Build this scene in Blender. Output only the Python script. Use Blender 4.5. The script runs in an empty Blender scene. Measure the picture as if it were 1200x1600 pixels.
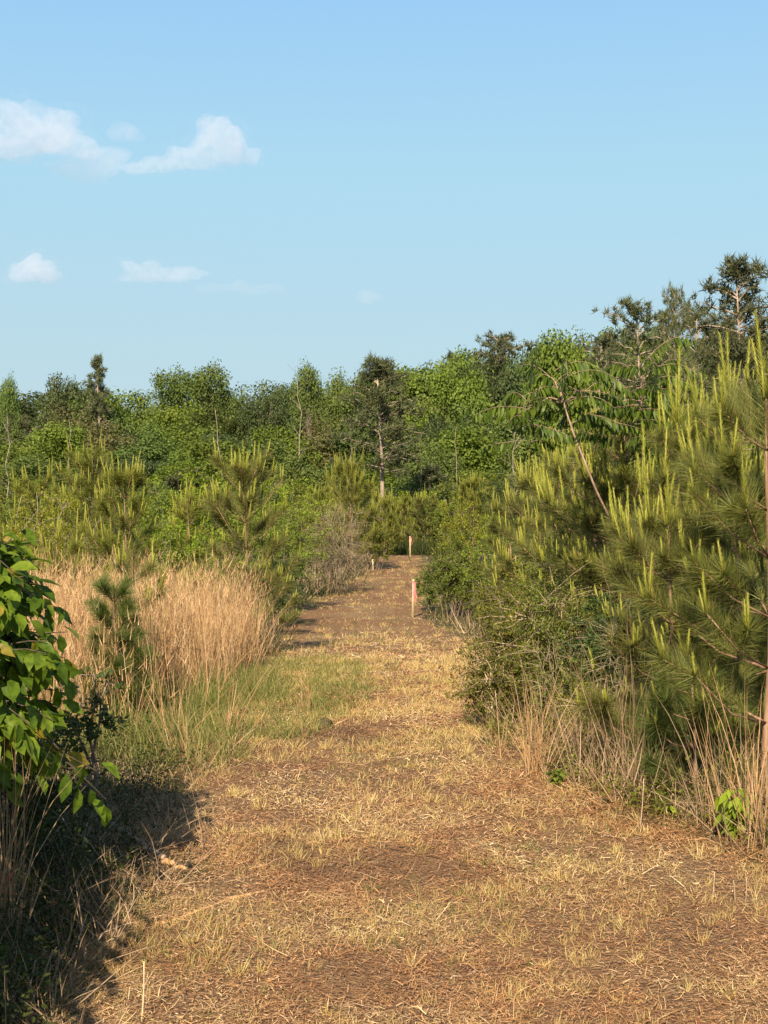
import bpy, math, random
import numpy as np
from mathutils import Vector

# ------------------------------------------------------------------ camera, world, sun
scene = bpy.context.scene
COL = scene.collection
F_PX, HORIZON, EYE = 2200.0, 770.0, 1.65         # focal length and horizon of the 1200x1600 photograph
cam_data = bpy.data.cameras.new("camera")
cam = bpy.data.objects.new("camera", cam_data)
COL.objects.link(cam)
cam_data.sensor_fit = 'VERTICAL'
cam_data.sensor_height = 24.0
cam_data.lens = 24.0 * F_PX / 1600.0
cam_data.clip_start = 0.1
cam_data.clip_end = 20000.0
cam.location = (0, 0, EYE)
cam.rotation_euler = (math.radians(90) - math.atan((800 - HORIZON) / F_PX), 0, 0)
scene.camera = cam

SUN_EL = math.radians(33)
SUN_AZ = math.radians(190)          # compass bearing of the sun, clockwise from +Y (behind the camera, to the left)
world = bpy.data.worlds.new("World")
scene.world = world
world.use_nodes = True
wn, wl = world.node_tree.nodes, world.node_tree.links
wn.clear()
sky = wn.new("ShaderNodeTexSky")
sky.sky_type = 'NISHITA'
sky.sun_disc = False
sky.sun_elevation = SUN_EL
sky.sun_rotation = SUN_AZ
sky.altitude = 50
sky.air_density = 1.0
sky.dust_density = 0.6
sky.ozone_density = 1.0
bg = wn.new("ShaderNodeBackground")
bg.inputs["Strength"].default_value = 0.09
wo = wn.new("ShaderNodeOutputWorld")
# air near the ground: the sky pales to soft cyan-grey towards the horizon (by height above the horizon)
wtc = wn.new("ShaderNodeTexCoord"); wsep = wn.new("ShaderNodeSeparateXYZ")
wl.new(wtc.outputs["Generated"], wsep.inputs[0])
wr = wn.new("ShaderNodeValToRGB")
_e = wr.color_ramp.elements
while len(_e) < 5: _e.new(0.5)
for _i, (_p, _c) in enumerate([(0.0, (0.245, 0.325, 0.380)), (0.10, (0.252, 0.362, 0.415)), (0.22, (0.232, 0.386, 0.470)), (0.34, (0.180, 0.340, 0.510)), (0.6, (0.13, 0.26, 0.47))]):
    _e[_i].position = _p; _e[_i].color = (*_c, 1)
wl.new(wsep.outputs[2], wr.inputs[0])
wsc = wn.new("ShaderNodeVectorMath"); wsc.operation = 'SCALE'; wsc.inputs["Scale"].default_value = 10.0
wl.new(wr.outputs[0], wsc.inputs[0])
wmr = wn.new("ShaderNodeMapRange"); wmr.inputs[1].default_value = 0.3; wmr.inputs[2].default_value = 0.8
wmr.inputs[3].default_value = 0.9; wmr.inputs[4].default_value = 0.0
wl.new(wsep.outputs[2], wmr.inputs[0])
wmx = wn.new("ShaderNodeMix"); wmx.data_type = 'RGBA'
wl.new(wmr.outputs[0], wmx.inputs[0]); wl.new(sky.outputs[0], wmx.inputs[6]); wl.new(wsc.outputs[0], wmx.inputs[7])
wl.new(wmx.outputs[2], bg.inputs[0])
wl.new(bg.outputs[0], wo.inputs[0])

sun_data = bpy.data.lights.new("sun", 'SUN')
sun_data.energy = 5.0
sun_data.angle = math.radians(0.5)
sun_data.color = (1.0, 0.86, 0.66)
sun = bpy.data.objects.new("sun", sun_data)
COL.objects.link(sun)
sdir = Vector((math.sin(SUN_AZ) * math.cos(SUN_EL), math.cos(SUN_AZ) * math.cos(SUN_EL), math.sin(SUN_EL)))
sun.rotation_euler = sdir.to_track_quat('Z', 'Y').to_euler()
sun.location = (0, 0, 60)

scene.view_settings.view_transform = 'Standard'
scene.view_settings.look = 'None'
scene.view_settings.gamma = 1.0
scene.view_settings.exposure = 1.0
scene.cycles.max_bounces = 8
scene.cycles.diffuse_bounces = 3
scene.cycles.transmission_bounces = 4
scene.cycles.transparent_max_bounces = 6
scene.cycles.volume_bounces = 8
scene.cycles.sample_clamp_indirect = 6.0

PI = math.pi

# ------------------------------------------------------------------ terrain
def sstep(a, b, t):
    u = np.clip((np.asarray(t, float) - a) / (b - a), 0, 1)
    return u * u * (3 - 2 * u)

def gz(x, y):
    """height of the ground"""
    x = np.asarray(x, float); y = np.asarray(y, float)
    z = -0.95 * sstep(9, 29, y) + 0.08 * sstep(32, 50, y) - 0.75 * sstep(56, 72, y)
    z = z + 5.0 * sstep(100, 260, y)
    amp = 0.022 + 0.05 * sstep(2.4, 5, np.abs(x)) + 0.3 * sstep(70, 140, y)
    z = z + amp * (np.sin(1.3 * x + 0.7 * y) * 0.6 + np.sin(0.9 * y - 1.7 * x + 2.0) * 0.5 + np.sin(2.9 * x + 1.0 + 0.4 * y) * 0.25)
    return z

def spot(px, d, top=None):
    """ground point at depth d under photo column px; with top (a photo row) also the height up to that row"""
    x = (px - 600) / F_PX * d
    z = float(gz(x, d))
    if top is None:
        return x, d, z
    return x, d, z, EYE + (HORIZON - top) / F_PX * d - z

def ray_ground(px, py):
    """where the sight line of photo pixel (px, py) meets the ground"""
    d = 3.0
    for _ in range(4000):
        x = (px - 600) / F_PX * d
        if EYE + (HORIZON - py) / F_PX * d <= float(gz(x, d)):
            break
        d += 0.02 if d < 40 else 0.1
    return x, d, float(gz(x, d))

# ------------------------------------------------------------------ mesh helpers
def norm(a):
    return a / np.maximum(np.linalg.norm(a, axis=-1, keepdims=True), 1e-9)

class Geo:
    """collects vertices, quads and triangles for ONE mesh"""
    def __init__(self):
        self.v, self.q, self.t, self.n = [], [], [], 0

    def add(self, V, Q=None, T=None):
        V = np.asarray(V, float).reshape(-1, 3)
        if Q is not None and len(Q): self.q.append(np.asarray(Q, int).reshape(-1, 4) + self.n)
        if T is not None and len(T): self.t.append(np.asarray(T, int).reshape(-1, 3) + self.n)
        self.v.append(V); self.n += len(V)

    def tube(self, P, R, n=6, cap=True):
        P = np.asarray(P, float); R = np.broadcast_to(np.asarray(R, float), (len(P),))
        T = norm(np.gradient(P, axis=0))
        ref = np.array([0.0, 0, 1]) if abs(T[0, 2]) < 0.9 else np.array([1.0, 0, 0])
        U = norm(np.cross(T, ref)); W = np.cross(T, U)
        a = np.arange(n) * 2 * PI / n
        V = P[:, None, :] + R[:, None, None] * (np.cos(a)[None, :, None] * U[:, None, :] + np.sin(a)[None, :, None] * W[:, None, :])
        k = np.arange(len(P) - 1)[:, None] * n; j = np.arange(n)[None, :]; j2 = (j + 1) % n
        Q = np.stack([k + j, k + j2, k + n + j2, k + n + j], -1).reshape(-1, 4)
        tri = []
        if cap:
            b = (len(P) - 1) * n
            tri = [[b, b + i, b + i + 1] for i in range(1, n - 1)] + [[0, i + 1, i] for i in range(1, n - 1)]
        self.add(V.reshape(-1, 3), Q, tri)

    def diamonds(self, P, D, N, L, W, fold=0.12):
        """small leaves: one folded lozenge each"""
        P, D, N = np.asarray(P), norm(np.asarray(D)), np.asarray(N)
        L = np.broadcast_to(L, (len(P),))[:, None]; W = np.broadcast_to(W, (len(P),))[:, None]
        S = norm(np.cross(D, N)); U = np.cross(S, D)
        V = np.stack([P, P + D * L * 0.45 + S * W / 2 + U * W * fold, P + D * L, P + D * L * 0.45 - S * W / 2 + U * W * fold], 1)
        i = np.arange(len(P))[:, None] * 4
        T = np.concatenate([i + np.array([[0, 1, 2]]), i + np.array([[0, 2, 3]])])
        self.add(V.reshape(-1, 3), None, T)

    def ovates(self, P, D, N, L, W, droop=0.15, cup=0.1, wide=(0.85, 1.0)):
        """larger leaves: eight points, folded along the midrib, tip drooping"""
        P, D, N = np.asarray(P), norm(np.asarray(D)), np.asarray(N)
        k = len(P)
        L = np.broadcast_to(L, (k,))[:, None]; W = np.broadcast_to(W, (k,))[:, None]
        droop = np.broadcast_to(droop, (k,))[:, None]
        S = norm(np.cross(D, N)); U = np.cross(S, D)
        def row(t, w):
            C = P + D * L * t - U * L * droop * t * t
            return C - S * W * w / 2 + U * W * cup, C, C + S * W * w / 2 + U * W * cup
        a = row(0.28, wide[0]); b = row(0.62, wide[1] * 0.9)
        tip = P + D * L - U * L * droop
        V = np.stack([P, *a, *b, tip], 1)
        i = np.arange(k)[:, None] * 8
        T = np.concatenate([i + np.array([x]) for x in ([0, 2, 1], [0, 3, 2], [4, 5, 7], [5, 6, 7])])
        Q = np.concatenate([i + np.array([x]) for x in ([1, 2, 5, 4], [2, 3, 6, 5])])
        self.add(V.reshape(-1, 3), Q, T)

    def needles(self, rng, P, D, L, W):
        P, D = np.asarray(P), norm(np.asarray(D))
        L = np.broadcast_to(L, (len(P),))[:, None]; W = np.broadcast_to(W, (len(P),))[:, None]
        S = norm(np.cross(D, rng.normal(size=P.shape)))
        V = np.stack([P - S * W / 2, P + S * W / 2, P + D * L], 1)
        self.add(V.reshape(-1, 3), None, np.arange(len(P) * 3).reshape(-1, 3))

    def blades(self, rng, P, D, L, W, bend, seg=3):
        """grass blades: tapering strips that bow over"""
        P, D = np.asarray(P), norm(np.asarray(D)); k = len(P)
        L = np.broadcast_to(L, (k,))[:, None]; W = np.broadcast_to(W, (k,))[:, None]
        bend = np.broadcast_to(bend, (k,))[:, None]
        az = rng.uniform(0, 2 * PI, k)
        B = np.stack([np.cos(az), np.sin(az), np.zeros(k)], 1)
        S = norm(np.cross(D, rng.normal(size=P.shape)))
        rows = []
        for s in range(seg):
            t = s / seg
            C = P + D * L * t + (B - 0.45 * np.array([0, 0, 1.0]) * (t > 0)) * L * bend * t * t
            w = W * (1 - 0.55 * t) / 2
            rows += [C - S * w, C + S * w]
        rows.append(P + D * L + (B - np.array([0, 0, 0.45])) * L * bend)
        V = np.stack(rows, 1); m = 2 * seg + 1
        i = np.arange(k)[:, None] * m
        Q = [i + np.array([[2 * s, 2 * s + 1, 2 * s + 3, 2 * s + 2]]) for s in range(seg - 1)]
        T = i + np.array([[2 * seg - 2, 2 * seg - 1, 2 * seg]])
        self.add(V.reshape(-1, 3), np.concatenate(Q) if Q else None, T)

    def mesh(self, name, mat, smooth=False):
        V = np.concatenate(self.v) if self.v else np.zeros((0, 3))
        q = np.concatenate(self.q) if self.q else np.zeros((0, 4), int)
        t = np.concatenate(self.t) if self.t else np.zeros((0, 3), int)
        me = bpy.data.meshes.new(name)
        me.vertices.add(len(V)); me.vertices.foreach_set("co", V.astype(np.float32).ravel())
        me.loops.add(q.size + t.size)
        me.loops.foreach_set("vertex_index", np.concatenate([q.ravel(), t.ravel()]).astype(np.int32))
        me.polygons.add(len(q) + len(t))
        me.polygons.foreach_set("loop_start", np.concatenate([np.arange(len(q)) * 4, q.size + np.arange(len(t)) * 3]).astype(np.int32))
        if smooth:
            me.polygons.foreach_set("use_smooth", np.ones(len(q) + len(t), bool))
        me.update(calc_edges=True)
        me.materials.append(mat)
        return me

    def obj(self, name, mat, parent=None, smooth=False):
        o = bpy.data.objects.new(name, self.mesh(name, mat, smooth))
        COL.objects.link(o)
        if parent: o.parent = parent
        return o

def tag(o, label, cat, group=None):
    o["label"] = label; o["category"] = cat
    if group: o["group"] = group
    return o

def thing(name, label, cat, loc=(0, 0, 0), rz=0.0, group=None):
    o = bpy.data.objects.new(name, None)
    COL.objects.link(o)
    o.empty_display_size = 0.2
    o.location = loc; o.rotation_euler = (0, 0, rz)
    return tag(o, label, cat, group)

def setting(o, kind, label=None, cat=None):
    o["kind"] = kind
    if label: o["label"] = label
    if cat: o["category"] = cat
    return o

def dup(root, loc, rz, scale, label, group=None):
    r = root.copy(); COL.objects.link(r)
    r.location = loc; r.rotation_euler = (0, 0, rz); r.scale = scale
    r["label"] = label
    if group: r["group"] = group
    for ch in root.children:
        c = ch.copy(); COL.objects.link(c); c.parent = r
    return r

def fit(root, loc, rz, scale, label, group=None):
    root.location = loc; root.rotation_euler = (0, 0, rz); root.scale = scale
    root["label"] = label
    if group: root["group"] = group
    return root

# ------------------------------------------------------------------ materials
def new_mat(name):
    m = bpy.data.materials.new(name); m.use_nodes = True
    nt = m.node_tree; nt.nodes.clear()
    out = nt.nodes.new("ShaderNodeOutputMaterial")
    return m, nt, out

def ramp(nt, fac, stops):
    r = nt.nodes.new("ShaderNodeValToRGB")
    e = r.color_ramp.elements
    while len(e) < len(stops): e.new(0.5)
    for i, (p, c) in enumerate(stops):
        e[i].position = p; e[i].color = (*c, 1)
    nt.links.new(fac, r.inputs[0])
    return r.outputs[0]

def leaf_mat(name, cols, trans=0.35, rough=0.5, spec=0.3, obj_var=0.35, tcol=(1.15, 1.25, 0.5), patch=None, withered=None, patch_cols=None):
    """leaf, needle or straw: every leaf its own shade, every plant its own tint, thin and partly see-through to light"""
    m, nt, out = new_mat(name); L = nt.links.new
    geo = nt.nodes.new("ShaderNodeNewGeometry"); oi = nt.nodes.new("ShaderNodeObjectInfo")
    c = ramp(nt, geo.outputs["Random Per Island"], ([(0.0, withered), (0.045, withered)] if withered else []) + [((0.055 if withered else 0) + (0.945 if withered else 1) * i / max(1, len(cols) - 1), x) for i, x in enumerate(cols)])
    if patch:                                  # older and fresher patches lying side by side
        tc = nt.nodes.new("ShaderNodeTexCoord"); pn = nt.nodes.new("ShaderNodeTexNoise")
        pn.inputs["Scale"].default_value = patch; pn.inputs["Detail"].default_value = 4
        L(tc.outputs["Object"], pn.inputs["Vector"])
        pc = ramp(nt, pn.outputs[0], patch_cols or [(0.36, (0.52, 0.45, 0.43)), (0.45, (0.98, 0.80, 0.70)), (0.54, (1.05, 1.0, 0.95)), (0.64, (1.25, 1.3, 1.25))])
        pm = nt.nodes.new("ShaderNodeMix"); pm.data_type = 'RGBA'; pm.blend_type = 'MULTIPLY'; pm.inputs[0].default_value = 1.0
        L(c, pm.inputs[6]); L(pc, pm.inputs[7]); c = pm.outputs[2]
    hs = nt.nodes.new("ShaderNodeHueSaturation")
    mr = nt.nodes.new("ShaderNodeMapRange")
    mr.inputs[3].default_value = 1 - obj_var; mr.inputs[4].default_value = 1 + obj_var
    L(oi.outputs["Random"], mr.inputs[0]); L(mr.outputs[0], hs.inputs["Value"])
    mh = nt.nodes.new("ShaderNodeMapRange")
    mh.inputs[3].default_value = 0.5 - 0.035 * obj_var; mh.inputs[4].default_value = 0.5 + 0.05 * obj_var
    fr = nt.nodes.new("ShaderNodeMath"); fr.operation = 'FRACT'
    mu = nt.nodes.new("ShaderNodeMath"); mu.operation = 'MULTIPLY'; mu.inputs[1].default_value = 7.31
    L(oi.outputs["Random"], mu.inputs[0]); L(mu.outputs[0], fr.inputs[0]); L(fr.outputs[0], mh.inputs[0]); L(mh.outputs[0], hs.inputs["Hue"])
    L(c, hs.inputs["Color"])
    p = nt.nodes.new("ShaderNodeBsdfPrincipled")
    p.inputs["Roughness"].default_value = rough
    p.inputs["Specular IOR Level"].default_value = spec
    L(hs.outputs[0], p.inputs["Base Color"])
    t = nt.nodes.new("ShaderNodeBsdfTranslucent")
    mx = nt.nodes.new("ShaderNodeMix"); mx.data_type = 'RGBA'; mx.blend_type = 'MULTIPLY'
    mx.inputs[0].default_value = 1.0
    mx.inputs[7].default_value = (*tcol, 1)
    L(hs.outputs[0], mx.inputs[6]); L(mx.outputs[2], t.inputs[0])
    s = nt.nodes.new("ShaderNodeMixShader"); s.inputs[0].default_value = trans
    L(p.outputs[0], s.inputs[1]); L(t.outputs[0], s.inputs[2]); L(s.outputs[0], out.inputs[0])
    return m

def bark_mat(name, c1, c2, scale=30, bump=0.4):
    m, nt, out = new_mat(name); L = nt.links.new
    tc = nt.nodes.new("ShaderNodeTexCoord"); mp = nt.nodes.new("ShaderNodeMapping")
    mp.inputs["Scale"].default_value = (1, 1, 0.25)
    L(tc.outputs["Object"], mp.inputs[0])
    n = nt.nodes.new("ShaderNodeTexNoise"); n.inputs["Scale"].default_value = scale; n.inputs["Detail"].default_value = 6
    L(mp.outputs[0], n.inputs[0])
    c = ramp(nt, n.outputs[0], [(0.35, c1), (0.65, c2)])
    p = nt.nodes.new("ShaderNodeBsdfPrincipled"); p.inputs["Roughness"].default_value = 0.85
    p.inputs["Specular IOR Level"].default_value = 0.2
    b = nt.nodes.new("ShaderNodeBump"); b.inputs["Strength"].default_value = bump; b.inputs["Distance"].default_value = 0.02
    L(n.outputs[0], b.inputs["Height"]); L(b.outputs[0], p.inputs["Normal"])
    L(c, p.inputs["Base Color"]); L(p.outputs[0], out.inputs[0])
    return m

M = {}
M['far_mid'] = leaf_mat("far_mid_leaf", [(0.069, 0.097, 0.024), (0.097, 0.130, 0.029), (0.134, 0.162, 0.037)], 0.28, spec=0.12, obj_var=0.38)
M['far_dark'] = leaf_mat("far_dark_leaf", [(0.045, 0.065, 0.023), (0.064, 0.084, 0.027), (0.086, 0.103, 0.036)], 0.2, spec=0.12, obj_var=0.22)
M['far_lime'] = leaf_mat("far_lime_leaf", [(0.097, 0.134, 0.020), (0.129, 0.169, 0.025), (0.160, 0.199, 0.035)], 0.32, spec=0.12, obj_var=0.22)
M['far_needle'] = leaf_mat("far_pine_needle", [(0.048, 0.057, 0.025), (0.077, 0.086, 0.036), (0.119, 0.120, 0.050)], 0.12, spec=0.15, obj_var=0.2)
M['far_olive'] = leaf_mat("far_olive_leaf", [(0.085, 0.085, 0.029), (0.116, 0.110, 0.038), (0.147, 0.128, 0.052)], 0.22, spec=0.12, obj_var=0.2)
M['lime'] = leaf_mat("lime_leaf", [(0.128, 0.171, 0.015), (0.202, 0.262, 0.022), (0.277, 0.323, 0.037)], 0.42, spec=0.15, obj_var=0.15)
M['mid'] = leaf_mat("mid_leaf", [(0.074, 0.105, 0.016), (0.135, 0.173, 0.023), (0.201, 0.228, 0.041)], 0.35, spec=0.15, obj_var=0.2, withered=(0.18, 0.13, 0.05))
M['dark'] = leaf_mat("dark_leaf", [(0.031, 0.051, 0.017), (0.055, 0.082, 0.021), (0.084, 0.112, 0.033)], 0.3, spec=0.15, obj_var=0.2)
M['olive'] = leaf_mat("olive_leaf", [(0.08, 0.09, 0.014), (0.135, 0.14, 0.02), (0.20, 0.19, 0.034)], 0.35, spec=0.15, obj_var=0.2, withered=(0.18, 0.11, 0.05))
M['yellow'] = leaf_mat("yellow_green_leaf", [(0.14, 0.15, 0.014), (0.21, 0.21, 0.02), (0.29, 0.27, 0.04)], 0.4, spec=0.15, obj_var=0.15)
M['big'] = leaf_mat("broad_leaf", [(0.063, 0.110, 0.010), (0.113, 0.176, 0.014), (0.167, 0.229, 0.021)], 0.45, rough=0.5, spec=0.2, obj_var=0.1, withered=(0.26, 0.20, 0.03), patch=45, patch_cols=[(0.35, (0.62, 0.60, 0.6)), (0.48, (0.95, 0.95, 0.95)), (0.6, (1.15, 1.08, 1.0)), (0.68, (1.5, 1.2, 0.9))])
M['sumac'] = leaf_mat("sumac_leaflet", [(0.040, 0.068, 0.008), (0.075, 0.112, 0.011), (0.125, 0.165, 0.018)], 0.36, rough=0.45, spec=0.25, obj_var=0.1)
M['needle'] = leaf_mat("pine_needle", [(0.074, 0.086, 0.022), (0.132, 0.141, 0.032), (0.224, 0.215, 0.050)], 0.25, rough=0.45, spec=0.25, obj_var=0.18, withered=(0.20, 0.11, 0.045))
M['pale_needle'] = leaf_mat("pale_pine_needle", [(0.10, 0.115, 0.02), (0.165, 0.175, 0.03), (0.25, 0.24, 0.05)], 0.3, spec=0.15, obj_var=0.15)
M['blue_needle'] = leaf_mat("soft_pine_needle", [(0.06, 0.085, 0.018), (0.105, 0.132, 0.028), (0.155, 0.175, 0.045)], 0.25, spec=0.2, obj_var=0.15)
M['candle'] = leaf_mat("pine_candle", [(0.20, 0.21, 0.028), (0.30, 0.30, 0.045), (0.40, 0.37, 0.08)], 0.3, spec=0.2, obj_var=0.12)
M['straw'] = leaf_mat("dry_straw", [(0.160, 0.086, 0.042), (0.400, 0.221, 0.099), (0.560, 0.356, 0.163), (0.740, 0.583, 0.351)], 0.15, spec=0.15, obj_var=0.0, tcol=(1, 0.9, 0.7), patch=0.9)
M['stubble'] = leaf_mat("cut_stubble", [(0.40, 0.25, 0.085), (0.50, 0.35, 0.13), (0.62, 0.48, 0.22), (0.33, 0.28, 0.08)], 0.25, spec=0.15, obj_var=0.0, tcol=(1, 0.95, 0.7))
M['sedge'] = leaf_mat("broomsedge", [(0.309, 0.168, 0.077), (0.453, 0.265, 0.122), (0.546, 0.346, 0.173), (0.597, 0.428, 0.245)], 0.25, spec=0.15, obj_var=0.08, tcol=(1, 0.9, 0.75))
M['sedge_grey'] = leaf_mat("weathered_stalk", [(0.16, 0.105, 0.06), (0.28, 0.19, 0.11), (0.42, 0.30, 0.18)], 0.15, spec=0.12, obj_var=0.1, tcol=(1, 0.9, 0.75))
M['grass'] = leaf_mat("green_grass", [(0.085, 0.110, 0.024), (0.142, 0.168, 0.038), (0.228, 0.220, 0.072), (0.361, 0.297, 0.120)], 0.35, spec=0.12, obj_var=0.0)
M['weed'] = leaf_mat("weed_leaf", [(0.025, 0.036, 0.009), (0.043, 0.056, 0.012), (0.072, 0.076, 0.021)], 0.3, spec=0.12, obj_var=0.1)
M['red_leaf'] = leaf_mat("red_leaf", [(0.32, 0.09, 0.04), (0.42, 0.16, 0.07), (0.45, 0.24, 0.10)], 0.35, obj_var=0.0, tcol=(1.2, 0.8, 0.5))
M['dry_twig'] = leaf_mat("grey_twig", [(0.14, 0.105, 0.065), (0.23, 0.175, 0.11), (0.33, 0.26, 0.17)], 0.05, spec=0.1, obj_var=0.1, tcol=(1, 0.9, 0.8))
M['bark'] = bark_mat("grey_brown_bark", (0.10, 0.075, 0.055), (0.22, 0.17, 0.13))
M['dark_bark'] = bark_mat("dark_twig_bark", (0.045, 0.035, 0.022), (0.10, 0.08, 0.05))
M['pine_bark'] = bark_mat("pine_bark", (0.16, 0.085, 0.05), (0.34, 0.21, 0.14), 22)
M['old_bark'] = bark_mat("old_pine_bark", (0.20, 0.14, 0.10), (0.38, 0.29, 0.22), 6)
M['dead'] = bark_mat("dead_wood", (0.17, 0.14, 0.10), (0.34, 0.29, 0.21), 14)
M['stick'] = bark_mat("weathered_stick", (0.25, 0.17, 0.11), (0.46, 0.34, 0.23), 40)
M['torn'] = bark_mat("torn_wood", (0.42, 0.22, 0.09), (0.62, 0.38, 0.18), 45)
M['lath'] = bark_mat("pale_lath", (0.42, 0.31, 0.17), (0.58, 0.46, 0.28), 60, 0.1)
M['red_stem'] = bark_mat("reddish_stem", (0.20, 0.12, 0.085), (0.36, 0.25, 0.18), 40)

def flag_mat():
    m, nt, out = new_mat("pink_ribbon"); L = nt.links.new
    p = nt.nodes.new("ShaderNodeBsdfPrincipled"); p.inputs["Roughness"].default_value = 0.35
    tc = nt.nodes.new("ShaderNodeTexCoord"); n = nt.nodes.new("ShaderNodeTexNoise"); n.inputs["Scale"].default_value = 25
    L(tc.outputs["Object"], n.inputs[0])
    c = ramp(nt, n.outputs[0], [(0.3, (0.66, 0.17, 0.20)), (0.7, (0.78, 0.30, 0.32))])
    L(c, p.inputs["Base Color"])
    t = nt.nodes.new("ShaderNodeBsdfTranslucent"); L(c, t.inputs[0])
    s = nt.nodes.new("ShaderNodeMixShader"); s.inputs[0].default_value = 0.35
    L(p.outputs[0], s.inputs[1]); L(t.outputs[0], s.inputs[2]); L(s.outputs[0], out.inputs[0])
    return m
M['ribbon'] = flag_mat()

def ground_mat(name, stops, detail_stops, mixf, scale=0.9):
    """soil under broken straw: broad patches, fine fibres, small crumbs"""
    m, nt, out = new_mat(name); L = nt.links.new
    tc = nt.nodes.new("ShaderNodeTexCoord")
    n1 = nt.nodes.new("ShaderNodeTexNoise"); n1.inputs["Scale"].default_value = scale; n1.inputs["Detail"].default_value = 5
    n2 = nt.nodes.new("ShaderNodeTexNoise"); n2.inputs["Scale"].default_value = 38; n2.inputs["Detail"].default_value = 8; n2.inputs["Roughness"].default_value = 0.7
    n2.inputs["Distortion"].default_value = 1.2
    v = nt.nodes.new("ShaderNodeTexVoronoi"); v.inputs["Scale"].default_value = 60
    for x in (n1, n2, v): L(tc.outputs["Object"], x.inputs["Vector"])
    a = ramp(nt, n1.outputs[0], stops); b = ramp(nt, n2.outputs[0], detail_stops)
    mx = nt.nodes.new("ShaderNodeMix"); mx.data_type = 'RGBA'; mx.inputs[0].default_value = mixf
    L(a, mx.inputs[6]); L(b, mx.inputs[7])
    p = nt.nodes.new("ShaderNodeBsdfPrincipled"); p.inputs["Roughness"].default_value = 0.95
    p.inputs["Specular IOR Level"].default_value = 0.1
    L(mx.outputs[2], p.inputs["Base Color"])
    ad = nt.nodes.new("ShaderNodeMath"); ad.operation = 'ADD'
    L(n2.outputs[0], ad.inputs[0]); L(v.outputs[0], ad.inputs[1])
    bm = nt.nodes.new("ShaderNodeBump"); bm.inputs["Strength"].default_value = 0.8; bm.inputs["Distance"].default_value = 0.02
    L(ad.outputs[0], bm.inputs["Height"]); L(bm.outputs[0], p.inputs["Normal"])
    L(p.outputs[0], out.inputs[0])
    return m
M['path'] = ground_mat("path_soil", [(0.34, (0.15, 0.10, 0.065)), (0.45, (0.26, 0.125, 0.058)), (0.55, (0.25, 0.15, 0.08)), (0.66, (0.34, 0.23, 0.11))],
                       [(0.35, (0.05, 0.032, 0.022)), (0.5, (0.20, 0.115, 0.058)), (0.66, (0.42, 0.28, 0.14))], 0.6, 0.7)
M['ground'] = ground_mat("field_soil", [(0.35, (0.07, 0.06, 0.028)), (0.5, (0.11, 0.10, 0.04)), (0.65, (0.17, 0.12, 0.06))],
                         [(0.35, (0.04, 0.035, 0.02)), (0.55, (0.12, 0.095, 0.045)), (0.7, (0.22, 0.16, 0.08))], 0.55, 0.4)

# ------------------------------------------------------------------ the ground and the mown path
def sheet(name, xs, ys, zf, mat):
    X, Y = np.meshgrid(xs, ys)
    V = np.stack([X, Y, zf(X, Y)], -1).reshape(-1, 3)
    nx, ny = len(xs), len(ys)
    i = (np.arange(ny - 1)[:, None] * nx + np.arange(nx - 1)[None, :]).reshape(-1)
    g = Geo(); g.add(V, np.stack([i, i + 1, i + nx + 1, i + nx], 1))
    return g.obj(name, mat, smooth=True)

def graded(a, b, fine0, fine1, step, grow=1.18):
    """coordinates: even between fine0 and fine1, wider and wider outside"""
    c = list(np.arange(fine0, fine1, step))
    s = step; x = c[-1]
    while x < b: s *= grow; x += s; c.append(min(x, b))
    s = step; x = c[0]; lo = []
    while x > a: s *= grow; x -= s; lo.append(max(x, a))
    return np.array(lo[::-1] + c)

ground = setting(sheet("ground", graded(-900, 900, -7, 7, 0.25), graded(-60, 1800, -1, 60, 0.25), gz, M['ground']), 'structure')

def left_edge(y):
    y = np.asarray(y, float)
    return np.interp(y, [2, 4.4, 6.5, 8, 9.6, 12, 15, 20, 26, 32, 40, 47, 56], [-1.0, -1.0, -1.05, -1.15, -1.25, -1.2, -1.2, -1.5, -2.0, -1.9, -1.0, -0.45, -0.4]) + 0.10 * np.sin(2.3 * y) + 0.06 * np.sin(5.1 * y + 1)

def right_edge(y):
    y = np.asarray(y, float)
    return np.interp(y, [2, 4.4, 6, 7, 8, 9.5, 12, 16, 20, 24, 29, 36, 48, 56], [2.6, 2.2, 1.85, 1.45, 1.0, 0.75, 0.85, 1.1, 1.45, 1.5, 1.0, 1.1, 1.35, 1.5]) + 0.08 * np.sin(2.9 * y + 2) + 0.05 * np.sin(6.7 * y)

def build_path():
    ys = np.concatenate([np.arange(2.2, 16, 0.12), np.arange(16, 57.2, 0.15)])
    t = np.linspace(0, 1, 23)
    X = left_edge(ys)[:, None] * (1 - t) + right_edge(ys)[:, None] * t
    Y = np.broadcast_to(ys[:, None], X.shape)
    lift = 0.014 * np.minimum(1, np.minimum(t, 1 - t) * 8)[None, :] - 0.006
    V = np.stack([X, Y, gz(X, Y) + lift], -1).reshape(-1, 3)
    n = len(t); i = (np.arange(len(ys) - 1)[:, None] * n + np.arange(n - 1)[None, :]).reshape(-1)
    g = Geo(); g.add(V, np.stack([i, i + 1, i + n + 1, i + n], 1))
    return setting(g.obj("path", M['path'], smooth=True), 'structure')
build_path()

# ------------------------------------------------------------------ soft noise used to scatter things in clumps
def blotch(x, y, s, seed=0):
    """smooth random field, about 0..1, features of size s"""
    r = np.random.default_rng(seed); v = 0
    for k in range(6):
        a = r.uniform(0, 2 * PI); f = (0.7 + 0.6 * r.random()) * 2 * PI / s / 1.6 * (1 + 0.35 * k); ph = r.uniform(0, 6.28)
        v = v + np.sin((np.cos(a) * x + np.sin(a) * y) * f + ph) / (1 + 0.25 * k)
    return np.clip(0.5 + v * 0.18, 0, 1)

def on_ground(x, y, up=0.0):
    return np.stack([x, y, gz(x, y) + up], 1)

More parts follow.
